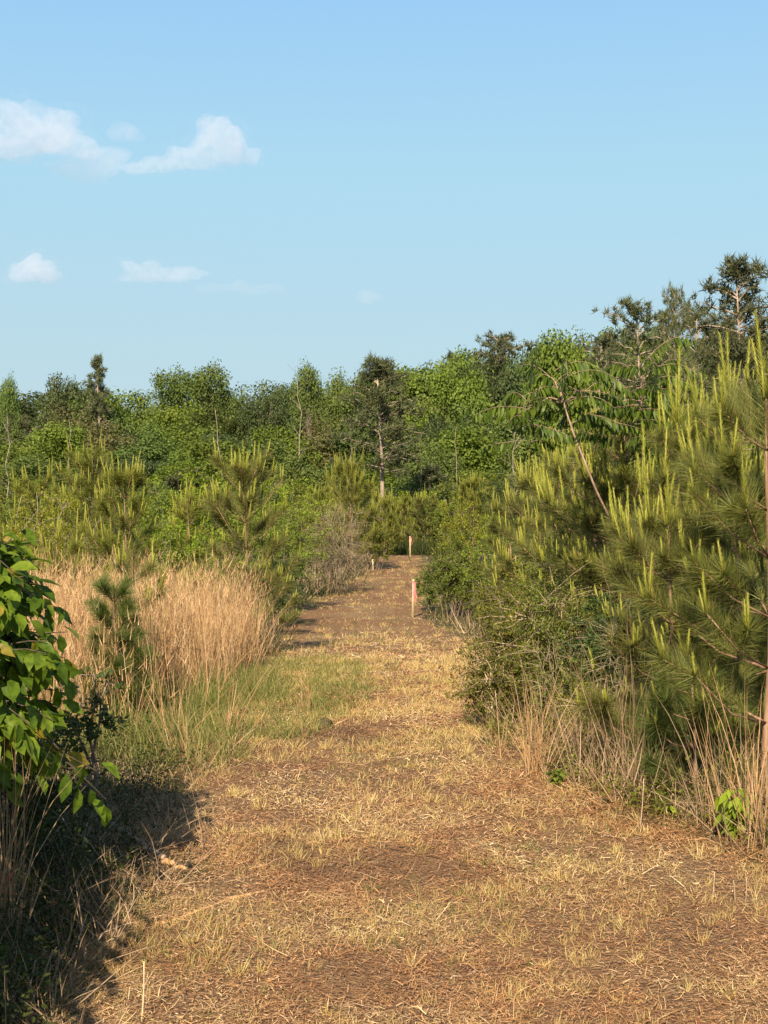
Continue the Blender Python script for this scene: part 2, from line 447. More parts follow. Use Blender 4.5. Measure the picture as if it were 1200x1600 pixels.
def scatter(rng, n, y0, y1, x0, x1, power=2.0):
    """points between y0 and y1, thinning with distance; x0 and x1 are functions of y"""
    u = rng.random(n)
    k = 1 - power
    y = (y0 ** k + u * (y1 ** k - y0 ** k)) ** (1 / k) if abs(k) > 1e-6 else y0 * (y1 / y0) ** u
    a, b = x0(y), x1(y)
    return a + (b - a) * rng.random(n), y

def build_litter():
    rng = np.random.default_rng(11)
    n = 430000
    x, y = scatter(rng, n, 3.6, 57, lambda y: left_edge(y) - 0.25, lambda y: right_edge(y) + 0.25, 2.3)
    keep = rng.random(n) < 0.10 + 1.1 * blotch(x, y, 0.55, 3) * (0.25 + 1.1 * blotch(x, y, 2.2, 5))
    keep &= rng.random(n) > 0.5 * sstep(17, 20, y) * (1 - sstep(29, 33, y))
    x, y = x[keep], y[keep]; n = len(x)
    sc = np.clip(y / 6.0, 0.8, 3.2)
    az = rng.uniform(0, 2 * PI, n)
    tilt = np.abs(rng.normal(0, 0.16, n)) + 0.02
    D = np.stack([np.cos(az) * np.cos(tilt), np.sin(az) * np.cos(tilt), np.sin(tilt)], 1)
    L = (np.minimum(rng.gamma(1.5, 0.011, n), 0.08) + 0.007 + (rng.random(n) < 0.025) * rng.uniform(0.03, 0.14, n)) * (0.6 + 0.4 * sc)
    W = rng.uniform(0.0011, 0.0032, n) * sc
    chip = rng.random(n) < 0.03
    W[chip] *= 2.2; L[chip] *= 0.8
    P = on_ground(x, y, 0.012 + rng.random(n) * 0.012)
    S = np.stack([-np.sin(az), np.cos(az), rng.normal(0, 0.25, n)], 1)
    mid = P + D * L[:, None] * 0.5 + np.array([0, 0, 1.0]) * (rng.normal(0, 0.10, n) * L)[:, None]
    end = P + D * L[:, None]
    w = W[:, None] / 2
    V = np.stack([P - S * w, P + S * w, mid - S * w, mid + S * w, end - S * w * 0.5, end + S * w * 0.5], 1)
    i = np.arange(n)[:, None] * 6
    g = Geo(); g.add(V.reshape(-1, 3), np.concatenate([i + np.array([[0, 1, 3, 2]]), i + np.array([[2, 3, 5, 4]])]))
    return setting(g.obj("straw_litter", M['straw']), 'stuff', "loose broken straw and chips lying over the mown path", "straw")
build_litter()

def tufts(rng, x, y, per, spread, L, W, lean, bend, g, seg=2, up=0.0):
    """clumps of blades rooted at (x, y)"""
    k = rng.poisson(per, len(x)) + 2
    cx, cy = np.repeat(x, k), np.repeat(y, k); n = len(cx)
    sp = np.repeat(np.broadcast_to(spread, x.shape), k)
    r = np.abs(rng.normal(0, 1, n)) * sp; a = rng.uniform(0, 2 * PI, n)
    bx, by = cx + r * np.cos(a), cy + r * np.sin(a)
    ln = rng.normal(0, lean, n) + r / np.maximum(sp, 1e-4) * lean
    D = np.stack([np.cos(a) * ln, np.sin(a) * ln, np.ones(n)], 1)
    D[:, :2] += rng.normal(0, lean * 0.6, (n, 2))
    LL = np.repeat(np.broadcast_to(L, x.shape), k) * rng.uniform(0.45, 1.15, n)
    WW = np.repeat(np.broadcast_to(W, x.shape), k) * rng.uniform(0.7, 1.3, n)
    g.blades(rng, on_ground(bx, by, up), D, LL, WW, np.abs(rng.normal(0, bend, n)), seg)

def build_stubble():
    rng = np.random.default_rng(21); g = Geo()
    n = 17000
    x, y = scatter(rng, n, 3.8, 56, lambda y: left_edge(y) - 0.15, lambda y: right_edge(y) + 0.3, 2.0)
    keep = rng.random(n) < np.clip(2.8 * (blotch(x, y, 1.3, 8) * 0.7 + blotch(x, y, 0.5, 9) * 0.5 - 0.42), 0.015, 1) * (0.6 + 1.0 * sstep(8.5, 10.5, y) - 1.25 * sstep(14, 19, y) + 0.6 * sstep(30, 36, y))
    x, y = x[keep], y[keep]
    sc = np.clip(y / 7.0, 0.8, 3.0)
    tufts(rng, x, y, 9, 0.026 * sc, 0.050 * (0.75 + 0.25 * sc) * rng.uniform(0.4, 1.8, len(x)), 0.0026 * sc, 0.5, 0.2, g, 2)
    x, y = scatter(rng, 170, 4.3, 16, lambda y: left_edge(y) + 0.25, lambda y: right_edge(y) + 0.1, 1.2)
    keep = blotch(x, y, 1.6, 23) > 0.42
    x, y = x[keep], y[keep]
    tufts(rng, x, y, 26, 0.022, 0.075 * rng.uniform(0.6, 1.4, len(x)), 0.0042, 0.5, 0.2, g, 2)
    return setting(g.obj("stubble", M['stubble']), 'stuff', "pale yellow cut grass stubble standing in small tufts on the path", "stubble")
build_stubble()

def build_green():
    """green grass: the patch in the middle of the path's left side, the base of the tall dry grass, odd sprigs elsewhere"""
    rng = np.random.default_rng(31); g = Geo()
    x, y = scatter(rng, 5200, 9.4, 17.5, lambda y: left_edge(y) - 0.9, lambda y: np.interp(y, [9, 12, 15, 18], [-0.55, 0.0, 0.25, 0.3]), 1.2)
    d = np.hypot((x + 0.85) / 0.75, (y - 12.6) / 3.4)
    keep = rng.random(len(x)) < np.clip(1.35 - d * (0.6 + 0.75 * blotch(x, y, 0.8, 4)), 0.0, 0.6) * (0.35 + blotch(x, y, 0.45, 44))
    x, y = x[keep], y[keep]
    tufts(rng, x, y, 9, 0.05, 0.095 * rng.uniform(0.3, 1.9, len(x)), 0.005, 0.5, 0.4, g, 2)
    x = rng.uniform(-2.7, -0.9, 1500); y = rng.uniform(8.4, 14.0, 1500)
    keep = (x < left_edge(y) + 0.15) & (rng.random(1500) < np.clip(1.5 - 0.28 * (y - 8.6), 0.12, 1) * (0.25 + 0.9 * blotch(x, y, 0.9, 14)))
    x, y = x[keep], y[keep]
    tufts(rng, x, y, 11, 0.06, 0.30 * rng.uniform(0.4, 1.3, len(x)), 0.005, 0.30, 0.35, g, 3)
    x, y = scatter(rng, 2600, 3.8, 50, lambda y: left_edge(y) - 0.1, lambda y: right_edge(y) + 0.4, 1.8)
    keep = rng.random(len(x)) < np.clip(3.0 * (blotch(x, y, 1.6, 17) - 0.55), 0.01, 1)
    x, y = x[keep], y[keep]; sc = np.clip(y / 8, 0.7, 2.5)
    tufts(rng, x, y, 8, 0.035 * sc, 0.07 * sc ** 0.5 * rng.uniform(0.5, 1.3, len(x)), 0.0045 * sc, 0.5, 0.3, g, 2)
    return setting(g.obj("green_grass", M['grass']), 'stuff', "short green grass growing beside the tall dry grass and in sprigs on the path", "grass")
build_green()

def sedge_blades(g, rng, x, y, h, lean0=(0.04, 0.03), per=16, spread=0.07, w=0.006, lean=0.10):
    tufts(rng, x, y, per, spread, h, w, lean, 0.16, g, 3)

def build_sedge():
    rng = np.random.default_rng(41); g = Geo()
    n = 1350
    y = rng.uniform(9.2, 17.5, n); lo = (60 - 600) / F_PX * y - 0.3; hi = left_edge(y) - 0.16
    x = lo + (hi - lo) * rng.random(n)
    fr = np.clip((y - 9.2) / 2.2, 0, 1)
    edge = np.clip((hi - x) / 0.7, 0, 1)
    keep = rng.random(n) < (0.16 + 0.84 * fr) * (0.12 + 1.1 * blotch(x, y, 1.0, 6)) * (0.35 + 0.65 * edge)
    x, y = x[keep], y[keep]
    h = (0.80 + 0.44 * blotch(x, y, 1.1, 7)) * rng.uniform(0.65, 1.14, len(x)) * (0.78 + 0.22 * np.clip((y - 9.2) / 1.8, 0, 1))
    sedge_blades(g, rng, x, y, h, per=13, spread=0.085, w=0.0045)
    sel = rng.random(len(x)) < 0.25                       # bowed and broken stalks
    tufts(rng, x[sel], y[sel], 6, 0.1, h[sel] * 0.95, 0.0045, 0.32, 0.5, g, 4)
    sel = rng.random(len(x)) < 0.9                        # fluffy side leaves on the upper half
    k = 34; cx, cy, ch = np.repeat(x[sel], k), np.repeat(y[sel], k), np.repeat(h[sel], k)
    m = len(cx); P = on_ground(cx + rng.normal(0, 0.12, m), cy + rng.normal(0, 0.12, m)); P[:, 2] += ch * rng.uniform(0.35, 0.98, m)
    g.needles(rng, P, rng.normal(0, 0.30, (m, 3)) + np.array([0.05, 0.05, 0.9]), rng.uniform(0.05, 0.14, m), 0.006)
    return setting(g.obj("tall_dry_grass", M['sedge']), 'stuff', "tall tan dry grass standing in a dense patch left of the path", "dry grass")
build_sedge()

def build_field():
    """low rough growth that covers the field under the shrubs and young pines"""
    rng = np.random.default_rng(51)
    g, gd = Geo(), Geo()
    for side in (-1, 1):
        if side < 0:
            x, y = scatter(rng, 3800, 15, 82, lambda y: -0.31 * y - 2, lambda y: left_edge(np.minimum(y, 56)) - 0.1, 1.5)
        else:
            x, y = scatter(rng, 3000, 9.5, 82, lambda y: right_edge(np.minimum(y, 56)) + 0.1, lambda y: 0.31 * y + 2, 1.6)
        sc = np.clip(y / 16, 0.7, 4)
        sel = rng.random(len(x)) < (0.5 if side < 0 else 0.72)
        tufts(rng, x[sel], y[sel], 9, 0.12 * sc[sel], 0.35 * rng.uniform(0.5, 1.5, sel.sum()) * sc[sel] ** 0.4, 0.009 * sc[sel], 0.35, 0.3, g, 2)
        tufts(rng, x[~sel], y[~sel], 8, 0.12 * sc[~sel], 0.45 * rng.uniform(0.5, 1.5, (~sel).sum()) * sc[~sel] ** 0.3, 0.007 * sc[~sel], 0.3, 0.25, gd, 2)
    # beyond the crest of the path
    x, y = scatter(rng, 1500, 57, 84, lambda y: -4 + 0 * y, lambda y: 5 + 0 * y, 0.5)
    tufts(rng, x, y, 9, 0.4, 0.8 * rng.uniform(0.5, 1.5, len(x)), 0.03, 0.35, 0.3, g, 2)
    setting(g.obj("rough_grass", M['weed']), 'stuff', "rough green growth covering the field under the shrubs", "grass")
    setting(gd.obj("rough_dry_grass", M['sedge_grey']), 'stuff', "thin dry stalks mixed through the field under the shrubs", "dry grass")
build_field()

def leafy_cover(name, label, rng, x, y, h, leaf, mat, per=10):
    """low leafy weeds: short stems carrying small leaves"""
    g = Geo(); n = len(x)
    k = per; cx, cy, ch = np.repeat(x, k), np.repeat(y, k), np.repeat(h, k)
    t = rng.random(n * k) ** 0.6
    lean = np.repeat(rng.normal(0, 0.35, (n, 2)), k, 0)
    P = on_ground(cx, cy); P[:, 2] += t * ch
    P[:, :2] += lean * (t * ch)[:, None] + rng.normal(0, 0.025, (n * k, 2))
    az = rng.uniform(0, 2 * PI, n * k)
    D = np.stack([np.cos(az), np.sin(az), rng.normal(0.15, 0.4, n * k)], 1)
    N = np.stack([rng.normal(0, 0.5, n * k), rng.normal(0, 0.5, n * k), np.ones(n * k)], 1)
    L = leaf * rng.uniform(0.5, 1.3, n * k)
    g.diamonds(P, D, N, L, L * 0.5)
    base = on_ground(x, y); tip = base + np.concatenate([lean[::k] * h[:, None], h[:, None]], 1)
    g.needles(rng, base, tip - base, h, np.full(n, 0.006))
    return setting(g.obj(name, mat), 'stuff', label, "weeds")

def build_weeds():
    rng = np.random.default_rng(61)
    x, y = scatter(rng, 2600, 3.8, 9.2, lambda y: -0.30 * y - 0.5, lambda y: np.interp(y, [3.8, 5, 6.5, 8, 9.2], [-1.05, -1.1, -1.1, -1.15, -1.4]), 1.0)
    x = x + rng.normal(0, 0.05, len(x))
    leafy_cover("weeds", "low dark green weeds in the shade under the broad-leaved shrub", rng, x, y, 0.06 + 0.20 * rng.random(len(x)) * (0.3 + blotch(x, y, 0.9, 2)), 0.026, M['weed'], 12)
    x, y = scatter(rng, 2400, 5.6, 14, lambda y: right_edge(y) - 0.02, lambda y: right_edge(y) + 1.5, 1.0)
    leafy_cover("undergrowth", "low tangled weeds along the foot of the right-hand shrubs", rng, x, y, 0.06 + 0.30 * rng.random(len(x)) * (0.3 + blotch(x, y, 0.8, 12)) * (0.4 + 0.6 * sstep(0, 0.6, x - right_edge(y))), 0.035, M['olive'], 8)
    g = Geo()
    x, y = scatter(rng, 560, 5.6, 13, lambda y: right_edge(y) - 0.05, lambda y: right_edge(y) + 1.3, 1.0)
    tufts(rng, x, y, 6, 0.05, 0.35 * rng.uniform(0.3, 1.6, len(x)), 0.005, 0.45, 0.3, g, 3)
    x, y = scatter(rng, 700, 3.8, 9, lambda y: -0.28 * y - 0.3, lambda y: left_edge(y) + 0.1, 1.0)
    tufts(rng, x, y, 5, 0.05, 0.22 * rng.uniform(0.3, 1.6, len(x)), 0.004, 0.6, 0.35, g, 3)
    setting(g.obj("withered_grass", M['sedge_grey']), 'stuff', "withered brown grass tangled along both edges of the path", "dry grass")
build_weeds()

# ------------------------------------------------------------------ plant builders
def lumpy(rng, U):
    """uneven radius factor for directions U"""
    f = np.ones(len(U))
    for _ in range(5):
        w = rng.normal(size=3) * 2.6
        f += 0.13 * np.sin(U @ w + rng.uniform(0, 6.28))
    return f

def limb(rng, a, b, k=5, wob=0.06):
    a, b = np.asarray(a, float), np.asarray(b, float)
    t = np.linspace(0, 1, k)[:, None]
    P = a + (b - a) * t
    ln = np.linalg.norm(b - a)
    j = rng.normal(0, wob * ln, (k, 3)); j[0] = 0; j[-1] = 0
    P[:, 2] += (np.sin(t[:, 0] * PI) * 0.08 * ln)
    return P + j * 0.6

def make_shrub(rng, h, w, nleaf, leaf, stems=6, low=0.12, twigs=90, aspect=0.5, shell=2.2, droop=0.0, wood_r=0.012, top_bias=0.0, twig_r=0.004, spiky=0.0):
    """returns (wood, leaves): stems fanning from the base into an uneven crown, leaves set along the twigs"""
    wood, leaves = Geo(), Geo()
    c = np.array([0, 0, h * (0.5 + low / 2)]); rad = np.array([w / 2, w / 2, h * (0.5 - low / 2)])
    nodes = []
    for s in range(stems):
        a = rng.uniform(0, 2 * PI); r = rng.uniform(0.2, 0.85)
        tip = c + rad * np.array([np.cos(a) * r * 0.7, np.sin(a) * r * 0.7, rng.uniform(0.25, 0.95)])
        P = limb(rng, [rng.normal(0, w * 0.04), rng.normal(0, w * 0.04), -0.03], tip, 7, 0.05)
        wood.tube(P, np.linspace(wood_r, wood_r * 0.25, 7), 5)
        nodes.append(P[2:])
    nodes = np.concatenate(nodes)
    U = norm(rng.normal(size=(twigs, 3)))
    r = rng.random(twigs) ** (1 / shell)
    T = c + rad * U * (r * lumpy(rng, U))[:, None]
    if spiky: T[:, 2] += np.abs(rng.normal(0, spiky * h, twigs)) * (U[:, 2] > 0.2)
    T[:, 2] = np.maximum(T[:, 2], 0.04)
    idx = np.argmin(((T[:, None, :] - nodes[None]) ** 2).sum(-1) + 0.3 * np.maximum(0, nodes[None, :, 2] - T[:, None, 2]) ** 2, 1)
    A = nodes[idx]
    for k in range(twigs):
        wood.tube(limb(rng, A[k], T[k], 4, 0.07), np.linspace(twig_r, twig_r * 0.4, 4), 3, cap=False)
    per = max(1, nleaf // twigs)
    n = twigs * per
    TT, AA, UU = np.repeat(T, per, 0), np.repeat(A, per, 0), np.repeat(U, per, 0)
    t = 1 - rng.random(n) ** 1.6 * 0.75
    P = AA + (TT - AA) * t[:, None] + rng.normal(0, 0.035 * max(w, h * 0.6), (n, 3)) * (0.4 + 0.6 * rng.random(n))[:, None]
    P[:, 2] = np.maximum(P[:, 2], 0.02)
    D = UU * 0.6 + rng.normal(0, 0.7, (n, 3)) + np.array([0, 0, 0.15 - droop])
    N = UU * 0.8 + rng.normal(0, 0.55, (n, 3)) + np.array([0, 0, 0.7])
    L = leaf * rng.uniform(0.55, 1.25, n)
    leaves.diamonds(P, D, N, L, L * aspect * rng.uniform(0.8, 1.2, n))
    return wood, leaves

def shrub(name, label, px, d, top, w, nleaf, leaf, mat, seed, group=None, rz=0.0, wood='bark', cat="shrub", **kw):
    rng = np.random.default_rng(seed)
    x, y, z, h = spot(px, d, top)
    t = thing(name, label, cat, (x, y, z), rz, group)
    wd, lv = make_shrub(rng, h, w, nleaf, leaf, **kw)
    wd.obj("stems", M[wood], t, True); lv.obj("foliage", M[mat], t)
    return t

def make_pine_sapling(rng, h, w, lod=1.0, needle=0.17, candle=0.24, whorls=None, per=240, bare=0.08, cand_prob=0.85, nw=0.0031, asc=0.75):
    """a young long-needled pine: trunk, whorls of rising branches, needles round each shoot, pale upright spring candles"""
    wood, nd, cd, = Geo(), Geo(), Geo()
    lean = rng.normal(0, 0.03, 2)
    def trunk(t):
        return np.array([lean[0] * t * h + 0.015 * h * np.sin(5 * t), lean[1] * t * h + 0.012 * h * np.sin(4 * t + 1), t * h])
    ht = 0.93
    ts = np.linspace(0, ht, 12)
    rb = 0.007 + 0.007 * h
    P = np.array([trunk(t) for t in ts]); P[0, 2] = -0.05
    wood.tube(P, np.linspace(rb, 0.006, 12), 7)
    W = whorls or max(4, int(h / 0.36))
    shoots = []                               # (base, tip, level 0..1)
    for i in range(W):
        t = bare + (ht - bare) * (i + 0.3 * rng.random()) / W
        nb = rng.integers(4, 7); a0 = rng.uniform(0, 6.28)
        for k in range(nb):
            a = a0 + k * 2 * PI / nb + rng.normal(0, 0.25)
            length = (w / 2) * (1 - 0.72 * (t / ht) ** 1.5) * rng.uniform(0.65, 1.12) + 0.05
            b = trunk(t)
            rise = asc * (0.55 + 0.6 * t)
            tip = b + length * np.array([np.cos(a), np.sin(a), 0]) + np.array([0, 0, length * rise * rng.uniform(0.7, 1.3)])
            mid = (b + tip) / 2 + np.array([0, 0, -0.10 * length])
            q = np.array([b, mid, tip])
            wood.tube(q, np.array([0.004 + 0.006 * length, 0.004 + 0.003 * length, 0.004]), 5)
            shoots.append((mid * 0.45 + b * 0.55, tip, t))
            if length > 0.22 and rng.random() < 0.92:
                for _ in range(rng.integers(1, 4)):
                    s = rng.uniform(0.35, 0.75); st = b + (tip - b) * s
                    a2 = a + rng.choice([-1, 1]) * rng.uniform(0.5, 1.0)
                    l2 = length * rng.uniform(0.3, 0.5)
                    tp2 = st + l2 * np.array([np.cos(a2), np.sin(a2), rise * 1.1])
                    wood.tube(np.array([st, tp2]), np.array([0.004, 0.003]), 4)
                    shoots.append((st, tp2, t))
    shoots.append((trunk(ht - 0.35 / h if h > 0.8 else ht * 0.5), trunk(ht), 1.0))
    for b, tip, t in shoots:
        k = int(per * lod * rng.uniform(0.8, 1.2))
        ax = norm((tip - b)[None])[0]
        s = rng.random(k) ** 0.65
        Pn = b + (tip - b) * s[:, None]
        R = norm(np.cross(ax, rng.normal(size=(k, 3))))
        D = ax * rng.uniform(0.25, 1.1, k)[:, None] + R * rng.uniform(0.45, 1.0, k)[:, None] + np.array([0, 0, 0.12])
        nd.needles(rng, Pn, D, needle * rng.uniform(0.6, 1.1, k), nw / math.sqrt(lod))
        if rng.random() < cand_prob:
            m = 1 + (rng.random() < 0.55) * rng.integers(1, 3) + (t >= 0.99) * 4
            for q in range(m):
                cl = candle * (rng.uniform(0.45, 1.15) if q == 0 else rng.uniform(0.25, 0.75)) * (0.55 + 0.45 * t) * (1.35 if t >= 0.99 else 1)
                aa = rng.uniform(0, 6.28); off = 0.0 if q == 0 else rng.uniform(0.012, 0.04)
                o = np.array([np.cos(aa), np.sin(aa), 0])
                c0 = tip + o * off
                cdir = norm((np.array([0, 0, 1.0]) + 0.25 * ax * (t < 0.99) + o * (0.12 if q else 0.0) + rng.normal(0, 0.09, 3))[None])[0]
                cd.tube(np.array([c0, c0 + cdir * cl * 0.5, c0 + cdir * cl]), np.array([0.0075, 0.0065, 0.003]), 5)
                kk = max(16, int(130 * lod * cl / 0.25))
                ss = rng.random(kk) ** 0.9
                R = norm(np.cross(cdir, rng.normal(size=(kk, 3))))
                cd.needles(rng, c0 + cdir * (cl * ss)[:, None], cdir + R * rng.uniform(0.25, 0.6, kk)[:, None], (0.022 + cl * 0.10) * rng.uniform(0.6, 1.2, kk) * (1.25 - 0.8 * ss), 0.0048 / math.sqrt(lod))
    return wood, nd, cd

def pine(label, px, d, top, w, seed, lod=1.0, rz=0.0, group="young pines growing up among the shrubs", mat='needle', name="young_pine", **kw):
    rng = np.random.default_rng(seed)
    x, y, z, h = spot(px, d, top)
    t = thing(name, label, "young pine", (x, y, z), rz, group)
    wd, nd, cd = make_pine_sapling(rng, h, w, lod, **kw)
    wd.obj("trunk", M['pine_bark'], t, True); nd.obj("foliage", M[mat], t)
    if cd.n: cd.obj("new_growth", M['candle'], t)
    return t

# ------------------------------------------------------------------ far wood: prototypes, then copies
def make_broadleaf(rng, h, w, nclump=46, nleaf=5200, leaf=0.34, bole=0.3, clump=0.17, gap=1.0, wood_r=0.02):
    wood, lv = Geo(), Geo()
    c = np.array([0, 0, h * (bole + 1) / 2]); rad = np.array([w / 2, w / 2, h * (1 - bole) / 2])
    top = c + np.array([rng.normal(0, 0.05 * w), rng.normal(0, 0.05 * w), rad[2] * 0.6])
    P = limb(rng, [0, 0, -0.3], top, 8, 0.02)
    wood.tube(P, np.linspace(wood_r * h, wood_r * h * 0.2, 8), 7)
    U = norm(rng.normal(size=(nclump, 3))); U[:, 2] = np.where(U[:, 2] < -0.5, -U[:, 2], U[:, 2])
    r = rng.random(nclump) ** 0.45
    U = np.sign(U) * np.abs(U) ** np.array([0.85, 0.85, 0.7])
    C = c + rad * U * (r * np.clip(lumpy(rng, U), 0.7, 1.25) * 0.88)[:, None]
    for k in range(nclump):
        if k % 2 == 0:
            s = P[min(6, max(2, int(2 + 5 * (C[k, 2] / h - bole))))]
            wood.tube(limb(rng, s, C[k], 5, 0.06), np.linspace(wood_r * h * 0.28, wood_r * h * 0.06, 5), 4, cap=False)
    per = int(nleaf / nclump)
    R = clump * (w + h) / 2 * rng.uniform(0.65, 1.25, nclump)
    CC, RR = np.repeat(C, per, 0), np.repeat(R, per)
    n = len(CC)
    V = norm(rng.normal(size=(n, 3)))
    rr = RR * (0.30 + 0.85 * rng.random(n) ** 0.6) * gap
    Pn = CC + V * rr[:, None] * np.array([1.0, 1.0, 0.75])
    Nn = V * 1.0 + rng.normal(0, 0.5, (n, 3)) + np.array([0, 0, 0.35])
    D = np.cross(Nn, rng.normal(size=(n, 3)))
    L = leaf * rng.uniform(0.55, 1.3, n)
    lv.diamonds(Pn, D, Nn, L, L * 0.7)
    allv = np.concatenate(lv.v); kz = h / np.percentile(allv[:, 2], 99.6); kx = w / 2 / np.percentile(np.hypot(allv[:, 0], allv[:, 1]), 97)
    for g in (wood, lv): g.v = [v * np.array([kx, kx, kz]) for v in g.v]
    return wood, lv

def make_far_pine(rng, h, w, crown=0.5, ntuft=230, tuft=0.62, per=16, flat=True, wr=0.014, conical=False):
    """a tall pine: bare bole, some dead stubs, tufted plates of needles on upturned branches"""
    wood, nd = Geo(), Geo()
    bend = rng.normal(0, 0.02, 2)
    def tr(t): return np.array([bend[0] * h * t + 0.01 * h * np.sin(4 * t), bend[1] * h * t, h * t])
    ts = np.linspace(0, 0.97, 12); P = np.array([tr(t) for t in ts]); P[0, 2] = -0.4
    wood.tube(P, np.linspace(wr * h, wr * h * 0.22, 12), 7)
    for _ in range(7):                                     # dead stubs below the crown
        t = rng.uniform(1 - crown - 0.22, 1 - crown + 0.05); a = rng.uniform(0, 6.28); l = rng.uniform(0.06, 0.2) * w
        b = tr(t); wood.tube(np.array([b, b + l * np.array([np.cos(a), np.sin(a), 0.1])]), np.array([0.035, 0.015]) * h / 12, 4)
    nb = max(10, ntuft // 9)
    tip_all, base_all = [], []
    for k in range(nb):
        t = 1 - crown * (1 - (k + rng.random()) / nb)
        u = (t - (1 - crown)) / crown
        prof = (1 - u) ** 0.7 * 0.95 + 0.1 if conical else (0.45 + 0.75 * math.sin(PI * min(1, 0.25 + 0.75 * u)) ** 0.8) * (1 - 0.45 * u ** 3)
        l = w / 2 * prof * rng.uniform(0.55, 1.1); a = rng.uniform(0, 6.28)
        b = tr(min(t, 0.97)); tip = b + np.array([np.cos(a) * l, np.sin(a) * l, l * rng.uniform(-0.05, 0.45) + 0.04 * h * u])
        Q = limb(rng, b, tip, 5, 0.05); wood.tube(Q, np.linspace(0.05, 0.014, 5) * h / 13, 4, cap=False)
        m = 9
        s = 1 - rng.random(m) ** 1.3 * 0.75
        T = b + (tip - b) * s[:, None] + rng.normal(0, 0.10 * l + 0.12, (m, 3)) * np.array([1, 1, 0.55])
        tip_all.append(T)
    T = np.concatenate(tip_all); n = len(T)
    TT = np.repeat(T, per, 0)
    D = rng.normal(0, 0.75, TT.shape) + np.array([0, 0, 0.55])
    nd.needles(rng, TT + rng.normal(0, 0.06, TT.shape), D, tuft * rng.uniform(0.55, 1.1, len(TT)), tuft * 0.14)
    return wood, nd

def make_dead(rng, h, w, nb=16, r=0.012, lean=0.0, twig=True):
    g = Geo()
    top = np.array([lean * h, 0, h])
    P = limb(rng, [0, 0, -0.2], top, 8, 0.015); g.tube(P, np.linspace(r * h, r * h * 0.25, 8), 6)
    for k in range(nb):
        i = rng.integers(3, 8); b = P[i]; a = rng.uniform(0, 6.28); l = rng.uniform(0.3, 1) * w / 2
        tip = b + np.array([np.cos(a) * l, np.sin(a) * l, l * rng.uniform(0.6, 1.5)])
        Q = limb(rng, b, tip, 5, 0.06); g.tube(Q, np.linspace(r * h * 0.4, r * h * 0.1, 5), 4, cap=False)
        if twig:
            for _ in range(4):
                s = Q[rng.integers(2, 5)]; e = s + rng.normal(0, l * 0.25, 3) + np.array([0, 0, l * 0.25])
                g.tube(np.array([s, e]), np.array([r * h * 0.13, r * h * 0.05]), 3, cap=False)
    return g

PROTO = {}
def proto(key, name, cat, parts):
    """a prototype plant, one metre tall unit scaled later; first use moves it, later uses copy it"""
    t = thing(name, "", cat)
    for pn, g, mat, sm in parts: g.obj(pn, M[mat], t, sm)
    PROTO[key] = [t, False]

def use(key, loc, rz, s, label, group):
    t, used = PROTO[key]
    if not used:
        PROTO[key][1] = True
        return fit(t, loc, rz, s, label, group)
    return dup(t, loc, rz, s, label, group)

def build_protos():
    r = np.random.default_rng(71)
    for i, (mat, w, gap, n) in enumerate([('far_mid', 8.5, 1.0, 6500), ('far_mid', 7.0, 1.05, 6000), ('far_lime', 7.5, 1.0, 6000), ('far_dark', 8.0, 1.0, 6000), ('far_olive', 7.0, 1.1, 5500), ('far_lime', 6.2, 1.1, 5000)]):
        wd, lv = make_broadleaf(r, 10.0, w, nclump=56 + 4 * i, nleaf=int(n * 1.9), leaf=0.235, bole=0.04, gap=gap, clump=0.125)
        proto('tree%d' % i, "broadleaf_tree", "tree", [("trunk", wd, 'bark', True), ("crown", lv, mat, False)])
    wd, lv = make_broadleaf(r, 10.0, 6.0, nclump=44, nleaf=5600, leaf=0.22, bole=0.52, gap=1.1, clump=0.115, wood_r=0.011)
    proto('airy', "broadleaf_tree", "tree", [("trunk", wd, 'bark', True), ("crown", lv, 'far_mid', False)])
    for i in range(2):
        wd, nd = make_far_pine(r, 13.0, 6.0, crown=0.52, ntuft=330, tuft=0.46, per=18)
        proto('pine%d' % i, "pine_tree", "pine tree", [("trunk", wd, 'old_bark', True), ("crown", nd, 'far_needle', False)])
    wd, nd = make_far_pine(r, 13.0, 5.5, crown=0.72, ntuft=420, tuft=0.5, conical=True)
    proto('cone', "pine_tree", "pine tree", [("trunk", wd, 'old_bark', True), ("crown", nd, 'far_needle', False)])
    wd, nd = make_far_pine(r, 7.0, 5.0, crown=0.9, ntuft=420, tuft=0.5, conical=True)
    proto('bushy', "pine_tree", "pine tree", [("trunk", wd, 'old_bark', True), ("crown", nd, 'far_needle', False)])
build_protos()

ORD = ["first", "second", "third", "fourth", "fifth", "sixth", "seventh", "eighth", "ninth", "tenth", "eleventh", "twelfth", "thirteenth", "fourteenth", "fifteenth",
       "sixteenth", "seventeenth", "eighteenth", "nineteenth", "twentieth", "twenty-first", "twenty-second", "twenty-third", "twenty-fourth", "twenty-fifth", "twenty-sixth", "twenty-seventh", "twenty-eighth"]
LOOK = {'tree0': "round mid green tree", 'tree1': "uneven mid green tree", 'tree2': "bright green tree", 'tree3': "dark green tree", 'tree4': "olive brown tree", 'tree5': "light green tree",
        'airy': "airy thin-crowned tree", 'pine0': "tufted pine with bare bole", 'pine1': "flat-topped tufted pine", 'cone': "pointed dark pine", 'bushy': "bushy low pine"}
BASE_H = {'pine0': 13.0, 'pine1': 13.0, 'cone': 13.0, 'bushy': 7.0}
BASE_W = {'tree0': 8.5, 'tree1': 7.0, 'tree2': 7.5, 'tree3': 8.0, 'tree4': 7.0, 'tree5': 6.2, 'airy': 6.0, 'pine0': 6.0, 'pine1': 6.0, 'cone': 5.5, 'bushy': 5.0}

